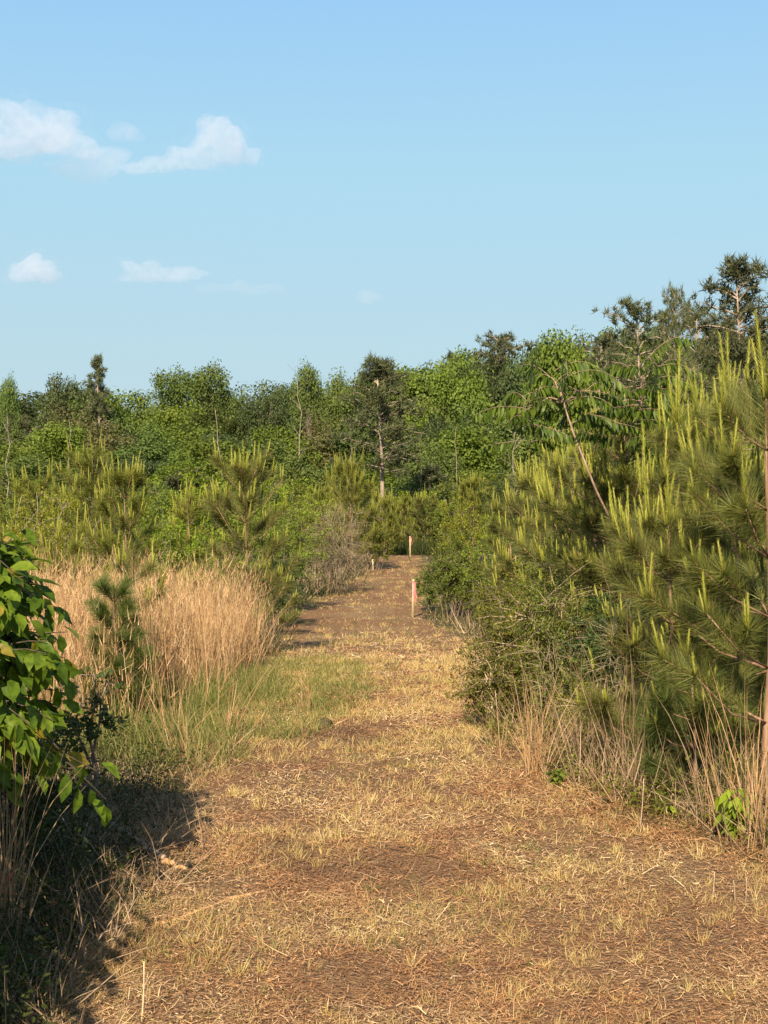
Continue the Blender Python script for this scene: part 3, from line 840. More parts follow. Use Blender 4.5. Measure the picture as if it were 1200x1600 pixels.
SKY_X = [-60, 0, 50, 100, 150, 185, 220, 240, 300, 350, 372, 410, 440, 470, 500, 532, 560, 600, 650, 690, 720, 760, 780, 830, 860, 900, 940, 970, 1000, 1050, 1090, 1110, 1150, 1200, 1260]
SKY_Y = [600, 612, 618, 596, 600, 606, 622, 610, 602, 606, 622, 616, 606, 596, 592, 606, 586, 580, 584, 566, 558, 554, 548, 546, 544, 540, 532, 516, 506, 506, 520, 526, 516, 506, 500]

def tree_at(key, px, d, top, width_px, label, rz, group):
    x, y, z, h = spot(px, d, top)
    sh = h / BASE_H.get(key, 10.0) / 1.0
    sw = width_px / F_PX * d / BASE_W[key]
    return use(key, (x, y, z - 0.1), rz, (sw, sw, sh), label, group)

def build_wood():
    rng = np.random.default_rng(81)
    rows = [  # phrase, depth, drop below the skyline, spacing px, width px, kinds
        ("on the wood's skyline", 185, 0, 46, 88, ['tree0', 'tree3', 'tree1', 'tree4', 'tree3', 'tree2', 'tree0', 'cone', 'tree1']),
        ("in the wood's second tier", 155, 34, 56, 100, ['tree1', 'tree2', 'tree0', 'tree3', 'pine0', 'tree4', 'tree1', 'tree5']),
        ("halfway down the wood's face", 128, 78, 62, 108, ['tree0', 'tree5', 'tree3', 'tree1', 'tree2', 'bushy', 'tree4']),
        ("low in the wood's face", 106, 122, 66, 112, ['tree2', 'tree1', 'tree0', 'bushy', 'tree3', 'tree5', 'tree4']),
        ("along the wood's front edge", 88, 166, 74, 120, ['tree1', 'bushy', 'tree2', 'tree4', 'tree0', 'tree5', 'bushy']),
    ]
    for ri, (phrase, d0, drop, step, wpx, kinds) in enumerate(rows):
        n = 0; px = -35 + 12 * ri; k = int(rng.integers(0, 5))
        while px < 1245:
            key = kinds[k % len(kinds)]; k += 1 if rng.random() < 0.8 else 2
            skyline = float(np.interp(px, SKY_X, SKY_Y))
            top = min(skyline, 580 + 0.35 * (skyline - 580) if drop > 60 else skyline) + drop + rng.normal(0, 9 if ri else 4)
            if ri == 0 and key == 'cone': top -= 8
            d = d0 + rng.normal(0, 5)
            lab = "%s %s, %s from the left" % (LOOK[key], phrase, ORD[n])
            tree_at(key, px, d, top, wpx * rng.uniform(1.0, 1.5) * (1.2 if ri == 0 else 1) * (0.75 if key in ('cone', 'pine0') else 1), lab, rng.uniform(0, 6.28), "trees of the far wood")
            n += 1; px += step * rng.uniform(0.8, 1.25)
    G = "trees of the far wood"
    # trees that stand out
    tree_at('cone', 157, 150, 563, 78, "small pointed dark pine poking above the skyline at the left", 1.0, G)
    tree_at('tree3', 112, 165, 588, 110, "dark spreading tree on the skyline beside the pointed pine", 2.0, G)
    tree_at('airy', 12, 140, 586, 40, "thin-topped pale-stemmed tree at the left end of the wood", 0.4, G)
    tree_at('airy', 272, 165, 574, 92, "airy round-crowned tree, left one of a pair above the skyline", 2.2, G)
    tree_at('airy', 322, 168, 568, 92, "airy round-crowned tree, right one of a pair above the skyline", 0.3, G)
    tree_at('airy', 483, 140, 566, 66, "tall airy tree with thin pale trunks left of the centre pine", 3.0, G)
    tree_at('tree0', 520, 160, 584, 95, "compact round green tree right of the tall airy tree", 1.2, G)
    tree_at('tree5', 725, 130, 552, 120, "loose light green tree left of the dark flat pine on the skyline", 4.0, G)
    tree_at('pine1', 775, 150, 529, 135, "dark flat-topped pine spreading above the skyline right of the gap", 2.0, G)
    tree_at('tree2', 878, 100, 520, 130, "leafy bright green tree rising above the drooping sumac leaves", 5.0, G)
    tree_at('pine0', 1000, 110, 478, 150, "broad grey-green pine on the right skyline, left of its group", 0.5, G)
    tree_at('pine1', 1050, 100, 459, 72, "slender reddish-trunked pine in the middle of the right skyline group", 2.5, G)
    tree_at('pine0', 1085, 118, 488, 130, "low broad pine at the right shoulder of the skyline group", 4.5, G)
    tree_at('pine1', 1140, 120, 500, 130, "dark pine filling the gap beside the tallest pine", 1.5, G)
    tree_at('pine0', 935, 125, 528, 115, "round-topped grey pine behind the sumac leaves", 3.3, G)
    for px, top, key, wd, lab in [(562, 584, 'tree0', 110, "mid green tree on the skyline just left of the tall leaning pine"), (692, 562, 'tree1', 120, "uneven green tree on the skyline above the path's end"),
                                  (748, 550, 'tree3', 130, "dark green tree on the skyline under the flat-topped pine"), (822, 544, 'tree0', 140, "round mid green tree on the skyline left of the leafy bright tree"),
                                  (905, 538, 'tree4', 140, "olive brown tree on the skyline behind the sumac leaves"), (420, 604, 'tree3', 110, "dark green tree on the skyline midway between the pair and centre pine")]:
        tree_at(key, px, 150, top, wd, lab, px * 0.37, G)
    tree_at('tree0', 672, 92, 690, 110, "mid green tree low in the wood just right of the tall leaning pine", 2.6, G)
    tree_at('tree2', 640, 150, 578, 130, "broad bright green tree on the skyline right of the tall leaning pine", 1.6, G)
build_wood()

def single_pine(label, px, d, top, wpx, seed, crown, name="pine_tree", **kw):
    rng = np.random.default_rng(seed)
    x, y, z, h = spot(px, d, top)
    t = thing(name, label, "pine tree", (x, y, z), 0, "tall pines standing out from the wood")
    wd, nd = make_far_pine(rng, h, wpx / F_PX * d, crown, **kw)
    wd.obj("trunk", M['old_bark'], t, True); nd.obj("crown", M['far_needle'], t)
    return t
single_pine("tall pine with bare leaning trunk in front of the wood at the path's end", 596, 76, 572, 125, 5, 0.58, ntuft=520, tuft=0.42, wr=0.0155)
single_pine("tallest pine with long bare pale trunk at the right edge", 1160, 52, 418, 120, 9, 0.42, ntuft=300, tuft=0.36, wr=0.0095, per=20)

def dead_tree(name, label, px, d, top, wpx, seed, **kw):
    rng = np.random.default_rng(seed)
    x, y, z, h = spot(px, d, top)
    g = make_dead(rng, h, wpx / F_PX * d, **kw)
    o = g.obj(name, M['dead'], None, True); o.location = (x, y, z)
    return tag(o, label, "dead tree", "dead trees in the far wood")
dead_tree("dead_tree", "bare pale dead tree with fanned branches before the right part of the wood", 802, 74, 655, 62, 3, nb=22, r=0.0055)
dead_tree("dead_tree", "bare forked grey tree left of the tall airy tree", 470, 100, 590, 44, 4, nb=10, r=0.0042, lean=-0.02)
dead_tree("dead_snag", "broken pale snag pole left of the tall leaning pine", 547, 82, 662, 14, 6, nb=3, r=0.0042, twig=False)
dead_tree("dead_snag", "short pale snag standing right of the tall leaning pine", 658, 82, 678, 10, 7, nb=2, r=0.0045, twig=False)
dead_tree("dead_snag", "pale snag low in the wood right of the path's end", 712, 84, 672, 16, 8, nb=4, r=0.0045, twig=False)
dead_tree("dead_snag", "leaning crooked pale snag above the bright green bush", 358, 84, 640, 16, 10, nb=3, r=0.006, lean=-0.10, twig=False)
dead_tree("dead_snag", "grey snag with broken side limbs at the left edge", 12, 84, 650, 30, 12, nb=8, r=0.0055, twig=False)
dead_tree("dead_snag", "thin pale snag between the left skyline trees", 108, 82, 655, 12, 13, nb=2, r=0.005, twig=False)

# ------------------------------------------------------------------ mid-ground shrubs and young pines
SG = "shrubs filling the rough field"
def mid_ground():
    S = shrub
    # left of the path, from far to near
    S("leafy_shrub", "olive shrub under the snag at the far left, behind the yellow saplings", 20, 60, 752, 4.0, 5000, 0.11, 'olive', 101, SG, twigs=120)
    S("leafy_shrub", "dark green shrub behind the two left young pines", 165, 46, 742, 3.0, 5000, 0.10, 'dark', 102, SG, twigs=120)
    S("leafy_shrub", "mid green shrub between the dark shrub and the lime bush", 232, 40, 742, 3.0, 5500, 0.085, 'mid', 103, SG, twigs=120)
    S("leafy_shrub", "tall bright lime shrub behind the tall dry grass", 325, 32, 728, 2.4, 8000, 0.075, 'lime', 104, SG, twigs=130, spiky=0.05)
    S("leafy_shrub", "low bright lime shrub just over the top of the dry grass", 275, 24, 792, 2.2, 6500, 0.06, 'lime', 105, SG, twigs=120)
    S("leafy_shrub", "lime green shrub right of the central young pine", 425, 34, 752, 2.4, 7000, 0.07, 'lime', 106, SG, twigs=130)
    S("leafy_shrub", "olive green shrub behind the grey twiggy shrub", 470, 44, 768, 2.6, 6000, 0.075, 'olive', 107, SG, twigs=120)
    S("leafy_shrub", "yellow-green sapling with thin pale stem at the left edge", 85, 21, 722, 1.1, 2600, 0.05, 'yellow', 108, SG, twigs=80, stems=2, low=0.05, wood='dead')
    S("leafy_shrub", "loose yellow-green shrub at the photo's left edge above the broad leaves", 20, 20, 745, 1.5, 4500, 0.05, 'yellow', 109, SG, twigs=110, wood='dead')
    S("leafy_shrub", "low brownish olive shrub behind the left end of the dry grass", 125, 20, 800, 1.5, 5000, 0.045, 'olive', 110, SG, twigs=110)
    S("leafy_shrub", "small lime shrub poking up behind the dry grass's left end", 150, 18.5, 838, 0.8, 1500, 0.05, 'lime', 111, SG, twigs=50)
    S("leafy_shrub", "dark dense shrub at the right end of the tall dry grass", 432, 27, 850, 1.35, 6500, 0.05, 'dark', 112, SG, twigs=130, low=0.02)
    S("leafy_shrub", "mid green leafy shrub on the path edge behind the dark dense shrub", 455, 30, 800, 1.5, 6000, 0.055, 'mid', 113, SG, twigs=120)
    S("leafy_shrub", "low olive shrub on the left beside the path's far bend", 590, 46, 812, 1.6, 4500, 0.06, 'olive', 114, SG, twigs=100)
    S("leafy_shrub", "yellow-green shrub behind the grey twiggy shrub's left shoulder", 490, 50, 792, 2.4, 5000, 0.07, 'yellow', 115, SG, twigs=100)
    S("leafy_shrub", "mid green shrub behind the yellow saplings on the left", 55, 36, 748, 2.8, 5500, 0.07, 'mid', 116, SG, twigs=120)
    # right of the path
    S("leafy_shrub", "round dense dark shrub beside the near pink-flagged stake", 712, 29.5, 826, 1.75, 9500, 0.055, 'mid', 121, SG, twigs=170, low=0.0, stems=9)
    S("leafy_shrub", "small leafy shrub at the round shrub's left foot", 668, 31, 884, 0.8, 2200, 0.05, 'mid', 122, SG, twigs=60, low=0.0)
    S("leafy_shrub", "yellow-green shrub above and behind the round dark shrub", 722, 36, 772, 1.9, 6500, 0.06, 'yellow', 123, SG, twigs=120)
    S("leafy_shrub", "dark green shrub right of the yellow-green one", 792, 40, 756, 2.0, 6500, 0.075, 'dark', 124, SG, twigs=120)
    S("leafy_shrub", "lime shrub filling the middle right behind the olive thicket", 792, 27, 800, 1.6, 6500, 0.05, 'lime', 125, SG, twigs=120)
    S("leafy_shrub", "olive thicket shrub right of the round dark shrub", 800, 22, 838, 1.6, 8000, 0.045, 'olive', 126, SG, twigs=140, low=0.0)
    S("leafy_shrub", "yellow-green fine-leaved shrub under the candle-topped pines", 868, 16.5, 838, 1.3, 8500, 0.036, 'yellow', 127, SG, twigs=150, low=0.0)
    S("leafy_shrub", "olive fine-leaved shrub in front of the yellow-green one", 800, 14.0, 905, 1.0, 7500, 0.03, 'olive', 128, SG, twigs=150, low=0.0, spiky=0.08)
    S("leafy_shrub", "mid green fine-leaved shrub left of the leaning bare stem", 905, 12.5, 868, 1.1, 8000, 0.03, 'mid', 129, SG, twigs=150, low=0.0, spiky=0.08)
    S("leafy_shrub", "low twiggy shrub that reaches out over the path from the right", 775, 9.9, 1000, 0.62, 6500, 0.022, 'olive', 130, SG, twigs=120, low=0.0, spiky=0.05, wood='stick')
    S("leafy_shrub", "twiggy grey-green shrub behind the tan grass clump", 855, 10.0, 925, 0.95, 12000, 0.022, 'olive', 131, SG, twigs=190, low=0.0, spiky=0.14, wood='stick')
    S("leafy_shrub", "dark green shrub at the foot of the sumac stem", 965, 9.5, 900, 0.85, 8500, 0.033, 'dark', 132, SG, twigs=150, low=0.0)
    S("leafy_shrub", "small olive shrub in front of the dark shrub by the sumac", 930, 8.9, 1060, 0.7, 7000, 0.022, 'olive', 133, SG, twigs=90, low=0.0, wood='stick')
    S("leafy_shrub", "dark shrub deep behind the big young pine", 1120, 10.5, 900, 1.2, 6500, 0.04, 'dark', 134, SG, twigs=130, low=0.0)
    S("leafy_shrub", "mid green shrub beyond the right-hand young pines", 1000, 24, 740, 2.4, 7000, 0.06, 'mid', 135, SG, twigs=120)
    S("leafy_shrub", "dark green shrub beyond the pines at the far right", 1150, 22, 730, 2.4, 7000, 0.06, 'dark', 136, SG, twigs=120)
    S("leafy_shrub", "wide mid green shrub under the dead pale tree", 850, 48, 740, 3.2, 6500, 0.08, 'mid', 137, SG, twigs=120)
    S("leafy_shrub", "bright green shrub behind the far stake, right of the dark pine", 690, 62, 770, 2.4, 5000, 0.085, 'mid', 138, SG, twigs=100)
    S("bare_shrub", "thin pale-twigged bush with few leaves at the tan clump's back", 868, 9.6, 945, 0.75, 3200, 0.024, 'mid', 141, SG, twigs=190, stems=14, low=0.0, spiky=0.22, wood='dry_twig', twig_r=0.0028, wood_r=0.006)
    S("bare_shrub", "thin pale-twigged bush with few leaves before the sumac stem's foot", 975, 8.8, 985, 0.6, 1500, 0.02, 'dark', 142, SG, twigs=260, stems=16, low=0.0, spiky=0.2, wood='dry_twig', twig_r=0.0026, wood_r=0.006)
    # the grey twiggy shrub left of the path
    rng = np.random.default_rng(140)
    x, y, z, h = spot(527, 36, 792)
    t = thing("bare_shrub", "grey leafless twiggy shrub left of the path", "shrub", (x, y, z), 0, SG)
    wd, lv = make_shrub(rng, h, 2.2, 2600, 0.03, stems=24, twigs=620, low=0.0, twig_r=0.0045, wood_r=0.011, spiky=0.05)
    g2 = Geo(); g2.needles(rng, lv.v[0][::4], rng.normal(0, 0.6, lv.v[0][::4].shape) + np.array([0, 0, 0.8]), 0.16, 0.007)
    wd.obj("stems", M['dry_twig'], t, True); g2.obj("twigs", M['dry_twig'], t); lv.obj("foliage", M['olive'], t)
    # a broken line of shrubs before the wood
    for i, (px, top, mat) in enumerate([(-10, 742, 'mid'), (60, 752, 'lime'), (120, 748, 'olive'), (205, 752, 'mid'), (268, 742, 'lime'), (375, 738, 'mid'), (440, 744, 'lime'), (520, 752, 'mid'), (575, 764, 'olive'), (650, 752, 'lime'), (705, 740, 'mid'), (760, 736, 'olive'), (845, 716, 'mid'), (930, 712, 'lime'), (1020, 700, 'mid'), (1100, 696, 'olive'), (1185, 690, 'mid')]):
        S("leafy_shrub", {'mid': "mid green", 'lime': "light green", 'olive': "olive"}[mat] + " shrub in the line before the wood, %s from the left" % ORD[i], px, 72 + 5 * math.sin(i * 2.3), top, 4.6, 4200, 0.15, mat, 150 + i, "shrubs in a line before the wood", twigs=90, low=0.0)
    # young pines, left
    G = "young pines growing up among the shrubs"
    pine("young pine with a tall comb of pale candles, leftmost of the left pair", 135, 23, 718, 1.7, 201, 0.72, candle=0.36, nw=0.004, mat='pale_needle', asc=1.05, per=210)
    pine("narrow young pine with long candles above the dry grass, right of the pair", 187, 18.5, 726, 1.2, 202, 0.79, candle=0.34, nw=0.0036, mat='pale_needle', asc=1.05, per=210)
    pine("short young pine with candles above the broad leaves at the left", 95, 16.5, 830, 0.9, 203, 0.79, candle=0.3, nw=0.0034, mat='pale_needle', asc=1.05, per=210)
    pine("small young pine with upright candles rising out of the dry grass", 204, 11.8, 838, 0.5, 204, 1.0, candle=0.3, nw=0.003, needle=0.14)
    pine("tiny soft green pine seedling standing in the tall dry grass", 180, 10.1, 905, 0.46, 205, 1.1, mat='blue_needle', cand_prob=0.0, needle=0.13, whorls=8, per=330)
    pine("dark young pine with red stem at the right of the dry grass", 380, 17.5, 716, 1.45, 206, 0.92, candle=0.30, nw=0.0036, asc=1.05, per=210)
    pine("young pine with thin candles inside the bright lime bush", 295, 26, 760, 1.1, 207, 0.66, candle=0.4, nw=0.005, mat='pale_needle', asc=1.05, per=210)
    pine("small young pine with candles at the foot of the dark dense shrub", 425, 24, 880, 0.9, 208, 0.6, candle=0.3, nw=0.004)
    pine("young pine with bare snag behind, above the grey twiggy shrub", 548, 46, 722, 2.2, 209, 0.59, candle=0.6, nw=0.008, needle=0.22, mat='pale_needle', asc=1.05, per=210)
    pine("low yellow-green pine right of the grey twiggy shrub", 600, 55, 782, 1.8, 210, 0.45, candle=0.5, nw=0.009, needle=0.22, mat='pale_needle', asc=1.05, per=210)
    pine("dark-bottomed pine right behind the far pink-topped stake", 668, 62, 775, 2.4, 211, 0.5, candle=0.5, nw=0.010, needle=0.24)
    pine("yellow-green young pine just left of the far stake", 628, 66, 783, 2.2, 212, 0.45, candle=0.5, nw=0.010, needle=0.24, mat='pale_needle', asc=1.05, per=210)
    pine("low young pine left of the grey twiggy shrub", 505, 58, 770, 2.0, 213, 0.45, candle=0.5, nw=0.009, needle=0.22, mat='pale_needle', asc=1.05, per=210)
    pine("small far young pine among the shrubs right of the far stake", 735, 50, 745, 1.6, 214, 0.45, candle=0.5, nw=0.008, needle=0.22, mat='pale_needle', asc=1.05, per=210)
    pine("wide pale young pine behind the yellow saplings at the left", 60, 27, 742, 1.5, 215, 0.66, candle=0.45, nw=0.005, mat='pale_needle', asc=1.05, per=210)
    # young pines, right, near to far
    pine("large young pine with reddish trunk at the right edge", 1190, 7.3, 574, 1.40, 221, 1.35, bare=0.16, candle=0.33, needle=0.18, per=330, nw=0.0028)
    pine("young pine whose pale candles reach highest beside the tallest pine", 1150, 9.2, 604, 1.10, 222, 1.1, candle=0.38, needle=0.17)
    pine("bushy young pine directly right of the sumac stem", 1065, 9.6, 628, 1.1, 223, 1.1, candle=0.38, needle=0.17)
    pine("young pine in front of the sumac's right crown with two long candles", 985, 11.0, 645, 1.1, 224, 1.0, candle=0.40)
    pine("young pine with a comb of parallel candles under the left sumac crown", 915, 12.0, 650, 1.15, 225, 0.95, candle=0.42)
    pine("slim young pine with candles left of the leaning bare stem", 872, 14.5, 722, 1.0, 226, 0.85, candle=0.36)
    pine("leftmost of the right-hand young pines, pale candles over lime leaves", 832, 17, 728, 1.1, 227, 0.7, candle=0.38, nw=0.0034)
    pine("low young pine with pale candles beneath the big right pine", 1045, 8.0, 790, 1.05, 228, 1.2, candle=0.24, needle=0.19)
    pine("soft blue-green small pine at the path's right edge", 1085, 7.6, 1035, 0.62, 229, 1.3, mat='blue_needle', candle=0.14, cand_prob=0.35, needle=0.16, per=230)
    pine("half-hidden young pine between the two sumac stems", 945, 13.5, 735, 1.1, 230, 0.85, candle=0.32)
    pine("young pine behind the large right pine's left branches", 1110, 11.5, 640, 1.1, 231, 0.9, candle=0.42)
    pine("slender young pine tucked between the slim pine and the comb-topped one", 890, 13.2, 690, 1.0, 232, 0.85, candle=0.36)
    pine("young pine low in the right bank under the comb-topped pine", 935, 11.2, 775, 0.95, 233, 0.9, candle=0.3)
    pine("young pine low behind the leaning bare stem, with short candles", 1010, 9.5, 745, 1.0, 234, 1.0, candle=0.3)
    pine("small pine with yellow tips in front of the large right pine's trunk", 1130, 8.3, 745, 1.0, 235, 1.1, candle=0.3)
    pine("short young pine over the lime leaves, beside the leftmost right-hand pine", 795, 20, 760, 1.0, 236, 0.65, candle=0.32, nw=0.0038)
mid_ground()

# ------------------------------------------------------------------ sumac saplings with drooping compound leaves
def make_compound(rng, g, stem, base, az, length, pairs=10, leaflet=0.115, lift=0.35, sag=0.75):
    """one pinnate leaf: an arching midrib with leaflets hanging in pairs"""
    s = np.linspace(0, 1, 9)
    out = np.array([np.cos(az), np.sin(az), 0])
    R = base + out * (length * s)[:, None] + np.array([0, 0, 1.0]) * (length * (lift * s - sag * abs(lift) * s ** 2.2 - 0.06 * s ** 3))[:, None]
    stem.tube(R, np.linspace(0.0026, 0.0010, 9), 4, cap=False)
    u = np.linspace(0.22, 1.0, pairs); u2 = np.repeat(u, 2); sg = np.tile([-1, 1], pairs)
    P = np.stack([np.interp(u2, s, R[:, i]) for i in range(3)], 1)
    side = np.array([-np.sin(az), np.cos(az), 0])
    n = len(u2)
    D = side * (sg * rng.uniform(0.2, 0.8, n))[:, None] + out * rng.uniform(0.05, 0.5, n)[:, None] - np.array([0, 0, 1.0]) * rng.uniform(0.35, 1.3, n)[:, None]
    N = np.array([0, 0, 1.0]) + side * (sg * 0.9)[:, None] + rng.normal(0, 0.2, (n, 3))
    L = leaflet * (0.75 + 0.35 * np.sin(PI * u2)) * rng.uniform(0.65, 1.15, n)
    keep = rng.random(n) > 0.06
    g.ovates(P[keep], D[keep], N[keep], L[keep], (L * rng.uniform(0.22, 0.32, n))[keep], rng.uniform(0.05, 0.4, n)[keep], 0.10)

def sumac(label, path, top_leaves, seed, spread, extra=None):
    rng = np.random.default_rng(seed)
    pts = np.array([[(px - 600) / F_PX * d, d, EYE + (HORIZON - py) / F_PX * d] for px, py, d in path])
    pts[0, 2] = float(gz(pts[0, 0], pts[0, 1])) - 0.05
    t = thing("sumac_sapling", label, "sapling", tuple(pts[0]), 0, "sumac saplings over the right-hand pines")
    Q = pts - pts[0]
    k = np.linspace(0, 1, len(Q)); kk = np.linspace(0, 1, 14)
    C = np.stack([np.interp(kk, k, Q[:, i]) for i in range(3)], 1)
    wood, lv = Geo(), Geo(); ribs = wood
    wood.tube(C, np.linspace(0.012, 0.005, 14), 7)
    tops = [C[-1]]
    for bx, by, bz in spread:
        e = C[-1] + np.array([bx, by, bz])
        wood.tube(limb(rng, C[-2], e, 5, 0.05), np.linspace(0.007, 0.004, 5), 5); tops.append(e)
    for tp in tops:
        for i in range(top_leaves):
            az = i * 2.4 + rng.uniform(-0.4, 0.4)
            up = 1 - i / top_leaves
            make_compound(rng, lv, ribs, tp + np.array([rng.normal(0, 0.04), rng.normal(0, 0.04), 0.04 - 0.34 * (1 - up) * rng.uniform(0.6, 1.2)]), az, rng.uniform(0.26, 0.46), pairs=int(rng.integers(10, 14)), leaflet=0.092, lift=rng.uniform(-0.2, 0.5) + rng.uniform(0.4, 1.0) * (i < 4), sag=rng.uniform(0.35, 1.15))
    for f, az, L in (extra or []):
        b = np.array([np.interp(f, kk, C[:, i]) for i in range(3)])
        make_compound(rng, lv, ribs, b, az, L, pairs=8, leaflet=0.07, lift=0.3)
    wood.obj("stem", M['red_stem'], t, True); lv.obj("foliage", M['sumac'], t)
    return t
sumac("sumac sapling with upright grey stem and dense drooping leaves, right of the pair", [(1016, 1110, 10.3), (1012, 1000, 10.3), (1006, 860, 10.3), (1005, 690, 10.3), (1000, 598, 10.3)], 11, 301,
      [(-0.14, -0.05, -0.14), (0.12, 0.12, -0.08), (0.02, -0.08, 0.08)], [(0.52, 2.6, 0.22), (0.55, 3.6, 0.2), (0.40, 3.0, 0.2), (0.48, 3.9, 0.18), (0.36, 2.4, 0.18)])
sumac("leaning sumac sapling with bare reddish stem and drooping leaves, left of the pair", [(1035, 1100, 10.4), (1012, 980, 10.3), (985, 872, 10.0), (935, 775, 9.6), (892, 668, 9.6), (874, 606, 9.8)], 10, 302,
      [(-0.20, -0.05, -0.10), (0.14, 0.05, -0.06), (-0.04, 0.1, 0.08)])

# ------------------------------------------------------------------ broad-leaved shrub in the left foreground
def broad_bush(bx, by, label, seed, c, rad, nt, with_sprig):
    rng = np.random.default_rng(seed)
    base = np.array([bx, by, float(gz(bx, by))])
    t = thing("broadleaf_shrub", label, "shrub", tuple(base))
    wood, lv = Geo(), Geo()
    c = np.array(c); rad = np.array(rad)
    stems = []
    for k in range(7):
        a = rng.uniform(0, 6.28); tip = c + rad * np.array([np.cos(a) * 0.6, np.sin(a) * 0.6, rng.uniform(0.0, 0.8)])
        P = limb(rng, [rng.normal(0, 0.06), rng.normal(0, 0.06), -0.05], tip, 7, 0.04); wood.tube(P, np.linspace(0.02, 0.006, 7), 6); stems.append(P[2:])
    nodes = np.concatenate(stems)
    U = norm(rng.normal(size=(nt, 3))); U[:, 2] = np.where(U[:, 2] < -0.7, -U[:, 2], U[:, 2])
    T = c + rad * U * (rng.random(nt) ** 0.33 * np.clip(lumpy(rng, U), 0.85, 1.1))[:, None]
    # low sprig that reaches towards the path
    sprig = np.array([[0.60, -0.05, 0.62], [0.72, -0.1, 0.56], [0.76, -0.05, 0.50], [0.66, 0.0, 0.54], [0.48, -0.1, 0.62], [0.74, -0.12, 0.62]])[:6 if with_sprig else 0]
    T = np.concatenate([T, sprig]) if with_sprig else T; U = np.concatenate([U, np.tile([[0.9, -0.3, 0.1]], (len(sprig), 1))]) if with_sprig else U
    idx = np.argmin(((T[:, None] - nodes[None]) ** 2).sum(-1), 1); A = nodes[idx]
    for k in range(len(T)):
        wood.tube(limb(rng, A[k], T[k], 5, 0.05), np.linspace(0.0045, 0.0018, 5), 4, cap=False)
        n = int(rng.integers(8, 13)) if k < nt else 5
        s = 0.35 + 0.65 * np.linspace(0, 1, n)
        P = A[k] + (T[k] - A[k]) * s[:, None] + rng.normal(0, 0.02, (n, 3))
        az = rng.uniform(0, 6.28, n)
        D = U[k] * 0.55 + np.stack([np.cos(az), np.sin(az), np.zeros(n)], 1) * 0.5 - np.array([0, 0, 1.0]) * rng.uniform(0.2, 1.0, n)[:, None]
        N = U[k] * 0.9 + np.array([-0.1, -0.25, 0.45]) + rng.normal(0, 0.35, (n, 3))
        L = rng.uniform(0.05, 0.115, n)
        lv.ovates(P, D, N, L, L * rng.uniform(0.46, 0.60, n), rng.uniform(0.0, 0.6, n), 0.14, (0.80, 1.02))
    wood.obj("stems", M['dark_bark'], t, True); lv.obj("foliage", M['big'], t)
broad_bush(-1.80, 5.3, "broad-leaved shrub with hanging glossy green leaves at the left edge", 311, (-0.05, 0, 1.02), (0.72, 0.60, 0.57), 640, True)
broad_bush(-1.77, 3.3, "second broad-leaved shrub outside the left edge that shades the weeds beside the path", 312, (0.0, 0, 0.85), (0.75, 0.95, 0.80), 300, False)
shrub("leafy_shrub", "dark small-leaved shrub standing under and behind the broad-leaved shrub", 18, 5.9, 1130, 0.9, 5200, 0.028, 'dark', 320, SG, twigs=140, low=0.0)

shrub("leafy_sapling", "small dark sapling with fine leaves beside the broad leaves, before the dry grass", 130, 6.9, 1025, 0.42, 900, 0.035, 'dark', 331, None, twigs=42, stems=3, low=0.35, cat="sapling", aspect=0.42)

# ------------------------------------------------------------------ single clumps of dry grass
def clump(label, px, py, h, n, spread, mat, seed, lean=0.12, name="dry_grass_clump", w=0.005, bias=(0, 0)):
    rng = np.random.default_rng(seed); x, y, z = ray_ground(px, py)
    g = Geo(); n = int(n * 0.7); r = np.abs(rng.normal(0, spread, n)); a = rng.uniform(0, 6.28, n)
    P = np.stack([r * np.cos(a), r * np.sin(a), np.full(n, -0.02)], 1)
    D = np.stack([np.cos(a) * lean * (0.3 + r / spread) + bias[0], np.sin(a) * lean * (0.3 + r / spread) + bias[1], np.ones(n)], 1) + rng.normal(0, 0.06 + lean * 0.6, (n, 3)) * [1, 1, 0]
    g.blades(rng, P, D, h * rng.uniform(0.25, 1.1, n), w * rng.uniform(0.45, 1.1, n), np.abs(rng.normal(0, 0.22, n)), 4)
    o = g.obj(name, M[mat]); o.location = (x, y, z)
    return tag(o, label, "dry grass", "single clumps of dry grass")
clump("orange-tan clump of dry grass fanning up at the twiggy shrub's foot", 838, 1212, 0.72, 150, 0.05, 'sedge', 401, 0.16)
clump("thin dry grass clump left of the tan fanned clump", 782, 1185, 0.42, 40, 0.05, 'sedge', 402, 0.2)
clump("loose grey dry stalks between the tan clump and the sumac stem", 935, 1215, 0.85, 110, 0.16, 'sedge_grey', 403, 0.12)
clump("tall pale dry stalks crossing in front of the sumac stem", 985, 1240, 1.15, 70, 0.12, 'sedge_grey', 404, 0.10)
clump("low orange withered tuft leaning onto the path beside the tall stalks", 985, 1262, 0.30, 60, 0.08, 'sedge', 405, 0.5, bias=(-0.3, -0.2))
clump("tall tan stalks in front of the big right pine's trunk", 1165, 1310, 0.85, 120, 0.12, 'sedge', 406, 0.10, w=0.0055)
clump("pale bent stalks right of the soft blue-green pine", 1110, 1290, 0.75, 45, 0.09, 'sedge_grey', 407, 0.14, bias=(-0.12, 0))
clump("dense tan stalks at the very right edge of the photo", 1205, 1330, 0.9, 130, 0.10, 'sedge', 408, 0.10)
clump("single thin tuft of bent straw on the green grass", 482, 1118, 0.55, 26, 0.03, 'sedge', 409, 0.12, bias=(-0.16, 0))
clump("brown bundle of dead stalks under the broad leaves at the left edge", -2, 1500, 0.85, 150, 0.04, 'sedge_grey', 410, 0.08, w=0.006)
clump("bowed sheaf of tan grass at the front of the tall dry grass", 285, 1190, 0.80, 90, 0.06, 'sedge', 411, 0.22, bias=(-0.18, -0.05))
clump("slim tan sheaf at the front of the dry grass left of the green patch", 352, 1150, 0.62, 60, 0.05, 'sedge', 412, 0.18, bias=(0.1, 0))

